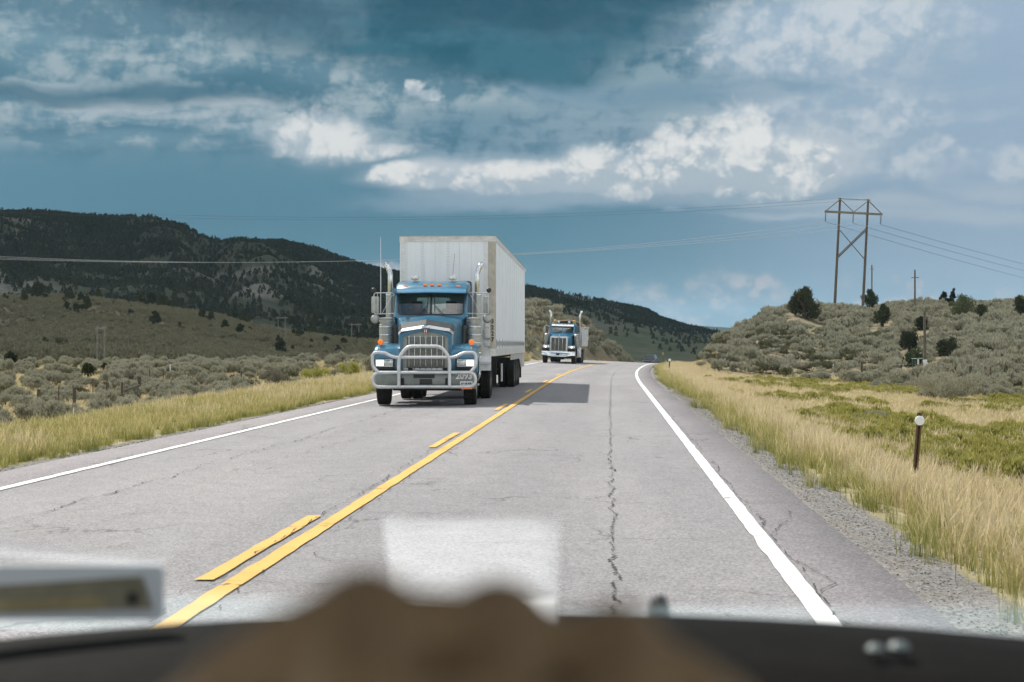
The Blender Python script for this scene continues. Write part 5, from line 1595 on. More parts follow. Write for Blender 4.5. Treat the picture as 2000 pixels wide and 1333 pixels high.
put('loose_gravel', 'loose stones along the far edge of the asphalt', C_STONE, 5, 50000, (-8.6, -6.9, 12, 70), lambda X, Y, lat, D, p: np.exp(-np.abs(LEFT_EDGE - lat - .12) / .2) * .6, .005, .014, 22, sink=-.3)
# sagebrush
hill_r = lambda X, Y, lat, D, p: sstep((lat - 4.4) / 2.5) * sstep((D - ipl(p, [(1290, 122), (1400, 113), (1500, 112), (1700, 100), (1850, 80), (2000, 68), (2200, 64)])) / 8) * (D < 215)
put('sagebrush', 'grey-green sagebrush covering the hill by the bend', C_SAGE_M, 5, 42000, (6, 78, 58, 216), lambda X, Y, lat, D, p: clear(X, Y, D, p) * hill_r(X, Y, lat, D, p) * (.35 + .65 * sstep((n2(X, Y, .11, 6) - .33) / .2)) * .22, .6, 1.75, 7)
put('roadside_sagebrush', 'grey sagebrush along the foot of the hill', C_SAGE_N, 5, 1300, (7, 46, 36, 100), lambda X, Y, lat, D, p: sstep((lat - 8) / 3) * sstep((D - ipl(p, [(1300, 100), (1500, 98), (1700, 80), (1800, 62), (2000, 54)])) / 16) * (D < 104) * sstep((n2(X, Y, .13, 9) - .40) / .14) * .9 * clear(X, Y, D, p), .7, 1.35, 8)
put('bank_sagebrush', 'tan sagebrush on the low bank outside the bend', C_SAGE_M, 5, 9000, (-40, 24, 58, 250), lambda X, Y, lat, D, p: sstep((LEFT_EDGE - lat - 1.5 - 1.6 * (Y < 92)) / 1.6) * (LEFT_EDGE - lat < 20) * sstep((Y - 84) / 20) * np.where(Y > 125, .7, .42), .8, 1.8, 9, smul=lambda X, Y: 1 - .5 * sstep((LEFT_EDGE - X + road_off(Y) - 6) / 5))
put('flat_sagebrush', 'pale sagebrush on the flat behind the fence', C_SAGE_N, 5, 7000, (-95, -11, 40, 142), lambda X, Y, lat, D, p: sstep((LEFT_EDGE - lat - 5.5 - .10 * D) / 3) * np.where(D < 72, .5, 1) * (D > 44) * (D < 134) * (.25 + .75 * sstep((n2(X, Y, .10, 3) - .38) / .14)) * .62 * clear(X, Y, D, p), .75, 1.4, 10)
put('flat_dry_grass', 'dry grass between the sagebrush', C_SHORT, 4, 60000, (-95, -9, 30, 150), lambda X, Y, lat, D, p: sstep((LEFT_EDGE - lat - 4) / 3) * (D < 146) * .5, 1.0, 1.9, 11)
put('hill_sagebrush', 'dull sagebrush covering the long hill', C_SAGE_F, 4, 150000, (-330, 30, 140, 560), lambda X, Y, lat, D, p: (p < 1120) * sstep((D - 153) / 6) * (D < 470) * sstep((LEFT_EDGE - lat - 22) / 10) * (.30 + .70 * sstep((n2(X, Y, .05, 2) - .36) / .22)) * .50, .75, 1.9, 12)
SCRUB = leaf_mat('dark_scrub_leaf', (.050, .054, .026), (.125, .120, .062), .2, patch=.3, tip=(.17, .165, .09))
C_SCRUB = collection_of('dark_scrub', shrubs(SCRUB, 420, 4, w=.62, h=.75, leaf=.08, clumps=12, up=1.0))
put('dark_scrub', 'darker olive scrub scattered through the sagebrush on the hill', C_SCRUB, 4, 42000, (6, 78, 58, 216), lambda X, Y, lat, D, p: clear(X, Y, D, p) * hill_r(X, Y, lat, D, p) * sstep((n2(X, Y, .09, 14) - .42) / .12) * .09, .5, 1.5, 31)
put('dark_scrub', 'darker olive scrub among the sagebrush behind the fence', C_SCRUB, 4, 7000, (-95, -11, 40, 142), lambda X, Y, lat, D, p: clear(X, Y, D, p) * sstep((LEFT_EDGE - lat - 7 - .10 * D) / 3) * (D > 50) * (D < 140) * .12, .5, 1.3, 32)
put('dark_scrub', 'dark scrub dotted over the long hill', C_SCRUB, 4, 60000, (-330, 30, 150, 480), lambda X, Y, lat, D, p: (p < 1120) * sstep((D - 158) / 6) * (D < 460) * sstep((LEFT_EDGE - lat - 22) / 10) * sstep((n2(X, Y, .04, 8) - .40) / .15) * .07, .7, 2.0, 33)
# forest on the mountain: far-off wood that reads as one mass
def conifer(rg_, n, h=5.0, w=1.9):
    z = rg_.random(n) ** .8; a = rg_.uniform(0, 2 * PI, n); r = w * (1 - z) ** .7 * rg_.uniform(.5, 1, n) + .1
    C = np.stack([np.cos(a) * r, np.sin(a) * r, z * h * .95 + .3], -1)
    A = unit(rg_.normal(0, 1, (n, 3)) + np.array([0, 0, .6])) * rg_.uniform(.5, .95, n)[:, None]; B = unit(np.cross(A, rg_.normal(0, 1, (n, 3)))) * rg_.uniform(.4, .7, n)[:, None]
    return quads(C, A, B)
C_FOREST = collection_of('forest_trees', [proto_mesh('conifer_source', *conifer(rg, 60, 4.2 + i * .5, 1.7 + .2 * i), FOREST) for i in range(4)])
def forest_ok(X, Y, lat, D, p):
    t0 = ipl(p, [(-300, 560), (0, 600), (700, 650), (1000, 720), (1440, 950)])
    top = ipl(p, [(0, 1760), (700, 1860), (1030, 2120), (1440, 2560)])
    den = sstep((D - t0) / 160)
    bare = np.maximum(np.exp(-((p - 540 + (D - 900) * .16) / 70) ** 2), np.maximum(.9 * np.exp(-((p - 690 + (D - 1000) * .10) / 60) ** 2) * (D < 1250), .9 * np.exp(-((p - 1190 + (D - 1500) * .10) / 85) ** 2) * (D < 2250)))
    low = sstep((n2(X, Y, .006, 4) - .42) / .1)
    py = HY - (terrain_z(X, Y) - EYE) * FPX / np.maximum(D, 1)
    open_ = 1 - .93 * sstep((p - 980) / 60) * sstep((py - 606 - (p - 1030) * .07) / 22)
    valley = (p > 1030) * (D < 1700) * .72
    gul = sstep((n2(X, Y, .014, 8) - .34) / .16)
    return den * (.22 + .78 * gul) * (1 - .72 * bare) * (1 - valley * (1 - .25 * low)) * (D < top + 40) * (.45 + .55 * low) * open_
put('forest', 'dark juniper and pine wood covering the mountain', C_FOREST, 4, 320000, (-950, 420, 540, 2700), forest_ok, .5, 1.1, 13)
# ------------------------------------------------------------------ junipers, bushes, poles, wires, fences, markers
def juniper_geo(rg_, n, w, h, leaf, cone=.5, clumps=16):
    """dense evergreen: many small sprays on uneven clumps, narrower to the top"""
    z = rg_.random(clumps) ** .9; a = rg_.uniform(0, 2 * PI, clumps)
    prof = (1 - cone * z) * np.sqrt(np.clip(1 - (2 * z - .75) ** 4 * .5, .1, 1))
    r = prof * w * .62 * np.sqrt(rg_.uniform(.15, 1, clumps))
    cc = np.stack([np.cos(a) * r, np.sin(a) * r, h * (.12 + .76 * z)], -1); cr = w * rg_.uniform(.26, .46, clumps) * (1 - .5 * cone * z)
    k = rg_.integers(0, clumps, n); d = unit(rg_.normal(0, 1, (n, 3))); s = rg_.random(n) ** .4
    C = cc[k] + d * (cr[k] * s)[:, None] * np.array([1, 1, 1.15]); C[:, 2] = np.maximum(C[:, 2], .04 * h)
    A = unit(d * .6 + np.array([0, 0, .8]) + rg_.normal(0, .4, (n, 3))) * (leaf * rg_.uniform(.6, 1.5, n))[:, None]
    B = unit(np.cross(A, rg_.normal(0, 1, (n, 3)))) * (leaf * rg_.uniform(.3, .55, n))[:, None]
    return quads(C, A, B)


BARK = simple('juniper_bark', (.12, .085, .06), .9, 0, var=.3, bump=.6, bscale=18)
gr = np.random.default_rng(77)


def tree(px, base, wpx, hpx, mat, label, name='juniper_tree', d=(90, 240), cone=.5, n=2600, group=None, leaf=.11, cat='tree'):
    x, y, z, D = spot(px, base, *d)
    w = wpx * D / FPX / 2 * 1.35; h = hpx * D / FPX * 1.08
    R = empty(name, (x, y, z - .05), 0, label, cat, group)
    V, F = juniper_geo(gr, n, w, h, leaf)
    mesh_np('crown', V, F, mat, smooth=False, parent=R)
    t = MB().tube([(0, 0, -.1), (.04 * w, 0, h * .3), (-.05 * w, .03, h * .75)], [w * .13, w * .09, w * .03], 8)
    for k in range(4):
        a = gr.uniform(0, 6.28); t.tube([(0, 0, h * .12 * (k + 1)), (math.cos(a) * w * .45, math.sin(a) * w * .45, h * (.25 + .13 * k))], [w * .06, w * .02], 6)
    t.build('trunk', BARK, R)
    return R


tree(1570, 623, 66, 56, JUN, 'big dark pointed juniper on the brow of the hill, first from the road', cone=.75, n=5200, leaf=.15)
tree(1698, 603, 40, 44, JUN_G, 'green conical juniper behind the foot of the tall wooden power pylon', cone=.9, n=2600)
tree(1723, 638, 40, 42, JUN, 'dark leaning juniper on the slope below the power pylon', cone=.6, n=2600)
tree(1776, 687, 44, 40, JUN, 'low dark spreading juniper halfway down the hill beside the bare pole', cone=.3, n=2600)
tree(1850, 696, 48, 36, JUN, 'round dark juniper low on the hill behind the fence posts', cone=.2, n=2600)
tree(1785, 716, 44, 34, JUN_G, 'olive bushy juniper at the foot of the bare pole', cone=.3, n=2200)
tree(1880, 617, 56, 36, JUN_G, 'hazy olive juniper high on the hill near the skyline', cone=.25, n=2400)
tree(1917, 624, 34, 26, JUN, 'small dark juniper high on the hill beside the olive one', cone=.3, n=1800)
tree(1992, 622, 40, 40, JUN, 'dark juniper high on the hill at the very edge of the picture', cone=.4, n=2400)
tree(1800, 645, 30, 26, JUN, 'small dark juniper on the slope behind the bare pole', cone=.3, n=1600)
# the windswept tree with two heads on the skyline
x, y, z, D = spot(1850, 574, 120, 240)
R = empty('windswept_tree', (x, y, z + .1), 0, 'small windswept tree with two lopsided heads alone on the skyline', 'tree')
s = D / FPX * 1.35
parts_ = []
for cx, cz, w_, h_ in ((-4, 6, 7, 7), (-6, 12, 6, 7), (-4, 18, 4, 5), (4, 8, 7, 7), (8, 15, 6, 8), (9, 22, 4, 6), (1, 4, 10, 6)):
    V, F = juniper_geo(gr, 520, w_ * s * 1.25, h_ * s * 1.5, .11, .3, 6); V = V + np.array([cx * s, 0, (cz - h_ * .6) * s]); parts_.append((V, F))
mesh_np('crown', *joined(parts_), JUN, smooth=False, parent=R)
MB().tube([(0, 0, -.1), (-2 * s, 0, 6 * s), (-6 * s, 0, 15 * s)], [.10, .07, .02], 6).tube([(0, 0, .0), (4 * s, 0, 8 * s), (9 * s, 0, 24 * s)], [.10, .06, .02], 6).build('trunk', BARK, R)

# scattered junipers on the long left hill: a few crowns, copied
HILL = [(10, 590, 13), (47, 592, 14), (78, 587, 27), (135, 592, 18), (158, 591, 13), (191, 588, 15), (131, 610, 13), (150, 618, 16), (168, 608, 17), (256, 619, 11), (273, 597, 18), (295, 594, 17), (318, 598, 20), (340, 600, 14), (302, 640, 21), (351, 645, 12), (88, 676, 15), (69, 668, 8), (147, 671, 8), (20, 733, 24), (396, 628, 14), (413, 633, 15), (439, 644, 14), (458, 625, 11), (472, 630, 14), (483, 631, 13), (470, 658, 16), (460, 666, 6), (489, 651, 8), (595, 643, 12), (609, 643, 15), (640, 646, 9), (659, 647, 14), (671, 655, 11), (691, 658, 9), (573, 660, 11), (587, 665, 15), (608, 675, 8), (638, 675, 14), (673, 680, 15), (660, 694, 13), (544, 675, 13), (549, 697, 20), (572, 692, 10), (611, 718, 12), (205, 733, 15), (700, 662, 12), (718, 668, 13)]
protos = []
for k in range(5):
    V, F = juniper_geo(gr, 900, 1.0, 1.9 + .25 * (k % 3), .16, (.75, .3, .5, .6, .2)[k]); me = mesh_np('juniper', V, F, JUN, smooth=False); protos.append(me.data); bpy.data.objects.remove(me)
order = sorted(HILL)
ORD = 'first second third fourth fifth sixth seventh eighth ninth tenth eleventh twelfth thirteenth fourteenth fifteenth sixteenth seventeenth eighteenth nineteenth twentieth'.split()
TENS = {20: 'twenty', 30: 'thirty', 40: 'forty'}
def ordinal(n):
    return ORD[n - 1] if n <= 20 else ('thirtieth' if n == 30 else 'fortieth' if n == 40 else TENS[n // 10 * 10] + '-' + ORD[n % 10 - 1])
for i, (px, py, w_) in enumerate(order):
    x, y, z, D = spot(px, py, 120, 470)
    o = bpy.data.objects.new('hillside_juniper', protos[i % 5]); COL.objects.link(o)
    sc = w_ * D / FPX / 2 * 1.65
    o.location = (x, y, z - .1); o.scale = (sc, sc, sc * random.uniform(.8, 1.1)); o.rotation_euler = (0, 0, random.uniform(0, 6.28))
    size = 'large' if w_ > 18 else 'small' if w_ < 12 else 'mid-sized'
    where = 'on crest of' if py < 600 - max(0, 0) and px < 360 else 'low on' if py > 690 else 'on slope of'
    tag(o, '%s dark juniper %s long hill, %s tree counted from the left' % (size, where, ordinal(i + 1)), 'tree', 'dark junipers on the long hill')
tree(171, 737, 31, 25, JUN, 'large round dark juniper at the foot of the long hill behind the fence', 'round_juniper', (100, 180), .1, 2400)


def bush(px, base, wpx, hpx, mat, label, name, d, n=2200, leaf=.045, clumps=16, cat='bush', up=.9):
    x, y, z, D = spot(px, base, *d)
    w = wpx * D / FPX / 2 * 1.25; h = hpx * D / FPX * 1.35
    V, F, tip = shrub_geo(gr, n, w * 1.15, h, leaf, clumps, up)
    o = mesh_np(name, V, F, mat, smooth=False, attrs={'tip': ('POINT', tip)})
    o.location = (x, y, z - .04)
    return tag(o, label, cat)


DUSK = leaf_mat('grey_brown_leaf', (.10, .095, .065), (.17, .16, .115), .2, patch=1.0, tip=(.26, .25, .19))
bush(536, 757, 46, 44, DUSK, 'round grey-brown bush standing out of the verge grass', 'grey_bush', (40, 80), 2600, .035, 18)
bush(682, 742, 42, 34, GREEN, 'bright yellow-green rounded bush on the verge nearest the blue truck', 'rabbitbrush', (40, 80), 2600, .035, 18, up=1.4)
bush(618, 746, 50, 36, GREEN, 'broad pale green bush on the verge between the grey bush and the brightest one', 'rabbitbrush', (40, 80), 2200, .035, 18, up=1.4)
bush(722, 725, 36, 40, SAGE, 'grey-green bush partly behind the bull bar of the blue truck', 'verge_sagebrush', (50, 90), 2000, .04, 16)
bush(1858, 792, 118, 52, SAGE, 'largest pale sagebrush in front of the fence posts on the flat', 'big_sagebrush', (30, 100), 5200, .045, 26)
bush(1712, 832, 46, 28, SAGE, 'small grey sagebrush alone among the green plants on the flat', 'small_sagebrush', (25, 80), 2200, .03, 14)
bush(1668, 838, 40, 24, DUSK, 'low dull bush beside the small grey sagebrush on the flat', 'low_bush', (25, 80), 1600, .03, 12)

# ---------------- power pylon of two wooden poles
WOOD = simple('weathered_pole', (.105, .085, .062), .85, 0, var=.25, vscale=3, bump=.4, bscale=14)
GREYW = simple('grey_timber', (.20, .185, .15), .85, 0, var=.25, vscale=3)
WIRE = simple('steel_wire', (.55, .56, .57), .35, .6)
WIRE_D = simple('dark_wire', (.10, .11, .12), .5, .4)
INS = simple('brown_insulator', (.05, .038, .034), .3, 0)
x0, y0, z0, DH = spot(1657, 594, 150, 188)
SP = DH / FPX
PYL = empty('power_pylon', (x0, y0, z0 - .3), YAW - math.radians(4), 'tall wooden double-pole power pylon with cross arm and bracing on the hilltop', 'power pylon')
PYL.rotation_euler = (0, math.radians(2.9), math.radians(4))
zt = EYE + (HY - 388) * SP - z0 + .3; za = EYE + (HY - 416) * SP - z0 + .3; hw = 27.5 * SP
for s in (-1, 1):
    MB().tube([(s * hw, 0, -.6), (s * hw, 0, zt)], [.20, .14], 12).build('pole', WOOD, PYL)
MB().box((0, -.20, za), (112 * SP, .14, .24)).build('cross_arm', GREYW, PYL)
MB().box((0, .20, za), (112 * SP, .14, .24)).build('cross_arm', GREYW, PYL)
MB().tube([(-hw - .3, -.1, zt - .12), (hw + .3, -.1, zt - .12)], .05, 6).build('top_tie', GREYW, PYL)
for s in (-1, 1):
    MB().tube([(s * hw, -.16, zt - .2), (s * 54 * SP, -.16, za + .1)], .07, 6).build('arm_brace', GREYW, PYL)
    MB().tube([(s * hw, -.16, zt - .2), (0, -.16, za + .1)], .06, 6).build('arm_brace', GREYW, PYL)
zb0, zb1 = za - 90 * SP, za - 31 * SP
MB().tube([(-hw, -.2, zb0), (hw, -.2, zb1)], .09, 6).build('cross_brace', WOOD, PYL)
MB().tube([(-hw, -.08, zb0 + .25), (hw, -.08, zb1 + .25)], .07, 6).build('cross_brace', WOOD, PYL)
MB().tube([(-hw, .18, zb1), (hw, .18, zb0)], .07, 6).build('cross_brace', GREYW, PYL)
ins_x = (-54 * SP, 0, 54 * SP)
for xx in ins_x:
    b = MB().tube([(xx, 0, za - .1), (xx, 0, za - 1.32)], .025, 6)
    for k in range(8): b.lathe([(.03, .05), (.125, 0), (.03, -.02)], (xx, 0, za - .30 - k * .125), 'Z', 12)
    b.build('insulator', INS, PYL)
bpy.context.view_layer.update()
MWP = PYL.matrix_world.copy()


def at_px(px, py, D):
    x, y = world_xy(px, D); return Vector((x, y, EYE + (HY - py) / FPX * D))


def wire(a, b, sag, r, mat, label, group, n=60):
    pts = []
    for i in range(n + 1):
        t = i / n; p = a.lerp(b, t); p.z -= 4 * sag * t * (1 - t); pts.append(p)
    o = MB().tube(pts, r, 5, cap=False).build('power_line', mat, None, smooth=60)
    return tag(o, label, 'cable', group)


low = [MWP @ Vector((xx, 0, za - 1.34)) for xx in ins_x]
for i, (p, py, w_) in enumerate(zip(low, (438, 445, 452), ('first', 'middle', 'last'))):
    wire(p, at_px(-760 - 60 * i, py, 150 + 3 * i), 4.7 - .25 * i, .016, WIRE, '%s of three pale power lines from the pylon insulators across to the dark mountain' % w_, 'power lines across the road')
for i, (s, py) in enumerate(((-1, 352), (1, 362))):
    wire(MWP @ Vector((s * hw, 0, zt)), at_px(-760, py, 155 + 4 * i), 3.3, .012, WIRE_D, '%s thin dark line from the pylon top across the storm sky' % ('upper' if i == 0 else 'lower'), 'earth wires across the road')
for i, (p, py, w_) in enumerate(zip(low, (640, 622, 606), ('lowest', 'middle', 'highest'))):
    wire(p, at_px(2460, py, 330), 1.5, .022, WIRE_D, '%s power line falling from the pylon to the edge of the picture' % w_, 'power lines beyond the pylon')

# ---------------- single poles
def pole(px, top, base, d, r, label, name='utility_pole', arm=False):
    x, y, z, D = spot(px, base, *d)
    h = EYE + (HY - top) / FPX * D - z
    R = empty(name, (x, y, z), 0, label, 'pole')
    MB().tube([(0, 0, -.4), (0, 0, h)], [r, r * .75], 10).build('shaft', WOOD, R)
    if arm:
        MB().box((0, -r - .03, h - .9), (.9, .08, .1)).build('arm', GREYW, R); MB().lathe([(.03, 0), (.05, .05), (.02, .12)], (0, 0, h), 'Z', 8).build('pin_insulator', INS, R)
    return R, h
pole(1787, 528, 611, (100, 230), .12, 'slender dark utility pole with a short arm rising over the hill beside the pylon', arm=True)
x, y = world_xy(1703, 232); z = float(terrain_z(np.array([x]), np.array([y]))[0])
R = empty('utility_pole', (x, y, z), 0, 'thin utility pole showing over the hilltop behind the green juniper', 'pole')
MB().tube([(0, 0, -.5), (0, 0, EYE + (HY - 518) / FPX * 232 - z)], [.14, .10], 8).build('shaft', WOOD, R); MB().box((0, -.12, EYE + (HY - 526) / FPX * 232 - z), (.7, .08, .1)).build('arm', GREYW, R)
PW_, hh = pole(1806, 608, 722, (70, 160), .13, 'bare brown pole with a white sleeve at its foot on the hillside', 'bare_pole')
MB().tube([(.10, -.06, -.1), (.0, -.02, .75)], [.19, .17], 10).build('white_sleeve', WHITEP, PW_)
x, y, z, D = spot(1794, 724, 70, 160)
R = empty('stock_table', (x, y, z), .3, 'little white and green metal stand beside the pole with the white foot', 'stand')
MB().box((0, 0, .92), (.95, .5, .04), bev=.01).build('top', simple('pale_green_paint', (.40, .50, .44), .5), R)
for sx in (-.4, .4):
    for sy in (-.2, .2): MB().tube([(sx, sy, -.1), (sx, sy, .92)], .022, 6).build('leg', simple('green_pipe', (.08, .16, .13), .5), R)
MB().box((-.16, -.22, .66), (.14, .05, .42), bev=.01).build('white_panel', WHITEP, R)
MB().tube([(-.4, -.2, .35), (.4, -.2, .35)], .018, 6).build('rail', simple('green_pipe', (.08, .16, .13), .5), R)

# far double poles on the long hill
for px, top, base, lab in ((197, 636, 714, 'small far double pole standing at the foot of the long hill'), (550, 618, 668, 'small far double pole higher on the long hill'), (694, 618, 655, 'small far double pole on the skyline of the long hill next to the blue truck')):
    x, y, z, D = spot(px, base, 120, 460); k = D / FPX; h = (base - top) * k
    R = empty('far_pylon', (x, y, z), 0, lab, 'power pylon')
    for s in (-1, 1): MB().tube([(s * 7 * k, 0, -.3), (s * 7 * k, 0, h)], .10, 6).build('pole', GREYW, R)
    MB().box((0, 0, h * .93), (24 * k, .2, .25)).build('cross_arm', GREYW, R)

# ---------------- fences
FW_ = simple('fence_post_wood', (.085, .068, .052), .9, 0, var=.3, bump=.5, bscale=20)
RUST = simple('rusty_steel_post', (.13, .07, .045), .8, .2, var=.3)
def fence(name, label, posts, d, wire_h):
    pts = [spot(px, base, *d) for px, top, base, r, m_ in posts]
    ox, oy, oz, _ = pts[0]
    R = empty(name, (ox, oy, oz), 0, label, 'fence'); tops = []
    for (px, top, base, r, m_), (x, y, z, D) in zip(posts, pts):
        h = max(.9, (base - top) * D / FPX) * 1.2
        lx, ly, lz = x - ox, y - oy, z - oz
        MB().tube([(lx, ly, lz - .3), (lx + random.uniform(-.03, .03), ly, lz + h)], [r, r * .92], 9).build('post', m_, R)
        tops.append(Vector((lx, ly, lz)))
    for k in wire_h:
        MB().tube([t + Vector((0, -.08, k)) for t in tops], .006, 4, cap=False).build('wire', WIRE_D, R)
    return R, tops
FL, tops = fence('wire_fence', 'wire fence of dark wooden and thin steel posts in the sagebrush beyond the verge', [(-20, 775, 824, .08, FW_), (75, 770, 817, .085, FW_), (114, 762, 812, .03, RUST), (146, 765, 806, .09, FW_), (182, 750, 798, .03, RUST), (210, 756, 800, .09, FW_), (239, 755, 794, .07, FW_), (272, 743, 779, .13, FW_)], (40, 130), (.35, .65, .95))
MB().tube([tops[6] + Vector((0, 0, .85)), tops[7] + Vector((0, 0, .85))], .06, 8).build('brace_rail', FW_, FL)
MB().tube([tops[7] + Vector((-.22, 0, -.1)), tops[7] + Vector((-.22, .1, .75))], .10, 8).build('post', FW_, FL)
fence('wire_fence', 'far stretch of thin posts running along the meadow at the foot of the long hill', [(292, 727, 758, .04, RUST), (319, 729, 750, .05, FW_), (333, 722, 738, .05, WHITEP), (368, 742, 762, .04, RUST), (418, 735, 752, .05, FW_), (471, 739, 754, .05, FW_)], (70, 150), (.5, .9))
fence('wire_fence', 'fence of weathered posts in the sagebrush at the foot of the hill', [(1627, 722, 738, .045, WHITEP), (1652, 716, 736, .07, FW_), (1683, 713, 741, .09, FW_), (1760, 716, 738, .06, FW_), (1834, 713, 738, .06, GREYW), (1842, 724, 741, .06, FW_), (1865, 722, 746, .07, FW_), (1895, 722, 754, .11, FW_), (1934, 724, 758, .04, RUST), (2010, 730, 766, .08, FW_)], (50, 130), (.4, .7, 1.0))

# ---------------- roadside markers
BRN = simple('brown_marker_post', (.115, .068, .030), .6, .2, var=.15, vscale=9, dirt=.1)
REFL = simple('white_reflector', (.80, .81, .82), .25, 0, var=.06, vscale=40)
def marker(px, top, base, d, lean, label, rr=.062, name='delineator_post'):
    x, y, z, D = spot(px, base, *d)
    h = EYE + (HY - top) / FPX * D - z
    R = empty(name, (x, y, z - .05), YAW, label, 'marker post'); R.rotation_euler = (0, lean, YAW)
    MB().loft([[(-.034, 0, q), (-.034, -.012, q), (-.014, -.012, q), (-.010, .022, q), (.010, .022, q), (.014, -.012, q), (.034, -.012, q), (.034, 0, q), (.018, .030, q), (-.018, .030, q)] for q in (-.35, h + .05)]).build('post', BRN, R, smooth=0)
    MB().lathe([(.001, -.008), (rr * .9, -.008), (rr, 0), (rr, .012), (.001, .012)], (0, -.026, h - .05), 'Y', 24).build('reflector', REFL, R)
marker(1783, 806, 966, (12, 40), math.radians(4.6), 'brown marker post with a round white reflector leaning in the nearest verge grass')
marker(1306, 700, 731, (70, 150), math.radians(4), 'small far marker post with a white reflector where the road bends away', .075)
x, y, z, D = spot(1295, 712, 100, 200)
R = empty('small_sign', (x, y, z), 0, 'tiny yellowish sign on a post just past the far marker post', 'sign')
MB().tube([(0, 0, -.2), (0, 0, 1.1)], .03, 6).build('post', RUST, R); MB().box((0, -.04, .95), (.16, .02, .30), bev=.005).build('plate', simple('dull_yellow_plate', (.26, .23, .11), .6), R)
# ------------------------------------------------------------------ the car we look out of: windscreen, dashboard, bonnet and what lies on the dashboard
CAR = empty('own_car', (0, .95, 0), 0, 'car the view is taken from, with dark dashboard, windscreen and pale bonnet', 'car')
def car_part(mb, name, mat, **k):
    o = mb.build(name, mat, None, **k); o.parent = CAR; o.matrix_parent_inverse = Matrix.Translation((0, -.95, 0)); return o
DASH = simple('dash_vinyl', (.0045, .0042, .0036), .75, 0, .08, var=.2, vscale=30, bump=.3, bscale=400)
DASH2 = simple('dash_roll', (.020, .025, .025), .6, 0, .2, var=.15, vscale=30, bump=.3, bscale=400)  # lighter teal grey stands in for light caught by the near edge
# dashboard: a shallow arch across, rounded far edge, roll towards us
def dash_z(x): return 1.316 - .0165 * (abs(x + .02) / .34) ** 2
xs = np.linspace(-.8, .8, 33); secs = []
for x in xs:
    z = dash_z(x)
    secs.append([(x, .985, z - .10), (x, .975, z - .02), (x, .955, z), (x, .90, z + .002), (x, .835, z - .004), (x, .80, z - .02), (x, .80, z - .10)])
car_part(MB().loft(secs), 'dashboard', DASH, smooth=50)
secs = []
for x in xs:
    z = dash_z(x) - .012
    secs.append([(x, .799, z - .06), (x, .799, z - .02), (x, .79, z), (x, .76, z + .010), (x, .70, z + .006), (x, .64, z - .03), (x, .60, z - .12)])
car_part(MB().loft(secs), 'dash_roll', DASH2, smooth=50)
car_part(MB().lathe([(.001, .0), (.005, .001), (.007, .004), (.005, .007), (.001, .008)], (.175, .86, dash_z(.17) + .001), 'Z', 14).lathe([(.001, 0), (.004, .001), (.006, .003), (.004, .006), (.001, .007)], (.160, .855, dash_z(.16) + .001), 'Z', 14), 'dash_glint', simple('glint_knob', (.10, .12, .12), .5, .2), smooth=60)  # small knobs made up for a glint on the dashboard
# bonnet
HOOD = car_paint('silver_car_paint', (.42, .46, .48), .06)
ys = np.linspace(1.16, 2.06, 16); secs = []
for y in ys:
    t = (y - 1.16) / .9
    zc = 1.262 - .130 * t - .03 * t * t
    secs.append([(x, y, zc - (.040 + .02 * t) * (abs(x + .02) / .62) ** 2.2 + .006 * math.exp(-((abs(x) - .42) / .05) ** 2)) for x in np.linspace(-1.0, 1.0, 41)])
last = [(x, y + .10, z - .10) for x, y, z in secs[-1]]; secs.append(last)
car_part(MB().loft(secs, cap=False, ring=False), 'bonnet', HOOD, smooth=60)
car_part(MB().loft([[(x, y, z - .020 - (abs(x) / .75) ** 2 * .03) for x in np.linspace(-.85, .85, 21)] for y, z in ((.985, 1.303), (1.06, 1.279), (1.15, 1.256))], cap=False, ring=False), 'scuttle', simple('sky_tinted_scuttle', (.40, .52, .55), .35, .3), smooth=60)  # cyan of the reflected sky is put into its colour
car_part(MB().lathe([(.001, .026), (.006, .024), (.009, .015), (.0095, 0), (.009, -.02)], (.042, 1.185, 1.262), 'Z', 14), 'washer_nozzle', BLACK, smooth=60)
# roof lining and header over our heads: it keeps the hand and the near dashboard in the shade
LIN_ = simple('roof_lining', (.30, .29, .27), .9, 0, .1, var=.06, vscale=20, bump=.3, bscale=200)
car_part(MB().loft([[(x, y, z + .03 * (1 - (x / .7) ** 2)) for x in np.linspace(-.70, .70, 15)] + [(x, y, z + .05 + .03 * (1 - (x / .7) ** 2)) for x in np.linspace(.70, -.70, 15)] for y, z in ((.46, 1.665), (.38, 1.70), (.1, 1.76), (-.6, 1.79), (-1.3, 1.77))]), 'roof', LIN_, smooth=50)
# windscreen: a pane leaning back over the dashboard
TH = math.radians(34)
GP = np.array([0, 1.01, 1.287]); GN = np.array([0, -math.sin(TH), -math.cos(TH)])
def pane(x, t): return (x, GP[1] - math.cos(TH) * t, GP[2] + math.sin(TH) * t)
m, t_, out = material('windscreen_glass')
tr = t_.new('ShaderNodeBsdfTransparent'); t_.put(tr.inputs[0], (.985, .995, .99))
gl = t_.new('ShaderNodeBsdfGlossy'); t_.put(gl.inputs['Roughness'], .0); t_.put(gl.inputs[0], (.92, .97, 1.0))
mx = t_.new('ShaderNodeMixShader'); t_.put(mx.inputs[0], t_.math('MINIMUM', t_.mul(pane_fresnel(t_, 1.52), 1.5), 1.0)); t_.l.new(tr.outputs[0], mx.inputs[1]); t_.l.new(gl.outputs[0], mx.inputs[2]); t_.l.new(mx.outputs[0], out.inputs['Surface'])
car_part(MB()._add([pane(-.75, 0), pane(.75, 0), pane(.62, .80), pane(-.62, .80)], [(0, 1, 2, 3)]), 'windscreen', m, smooth=0)


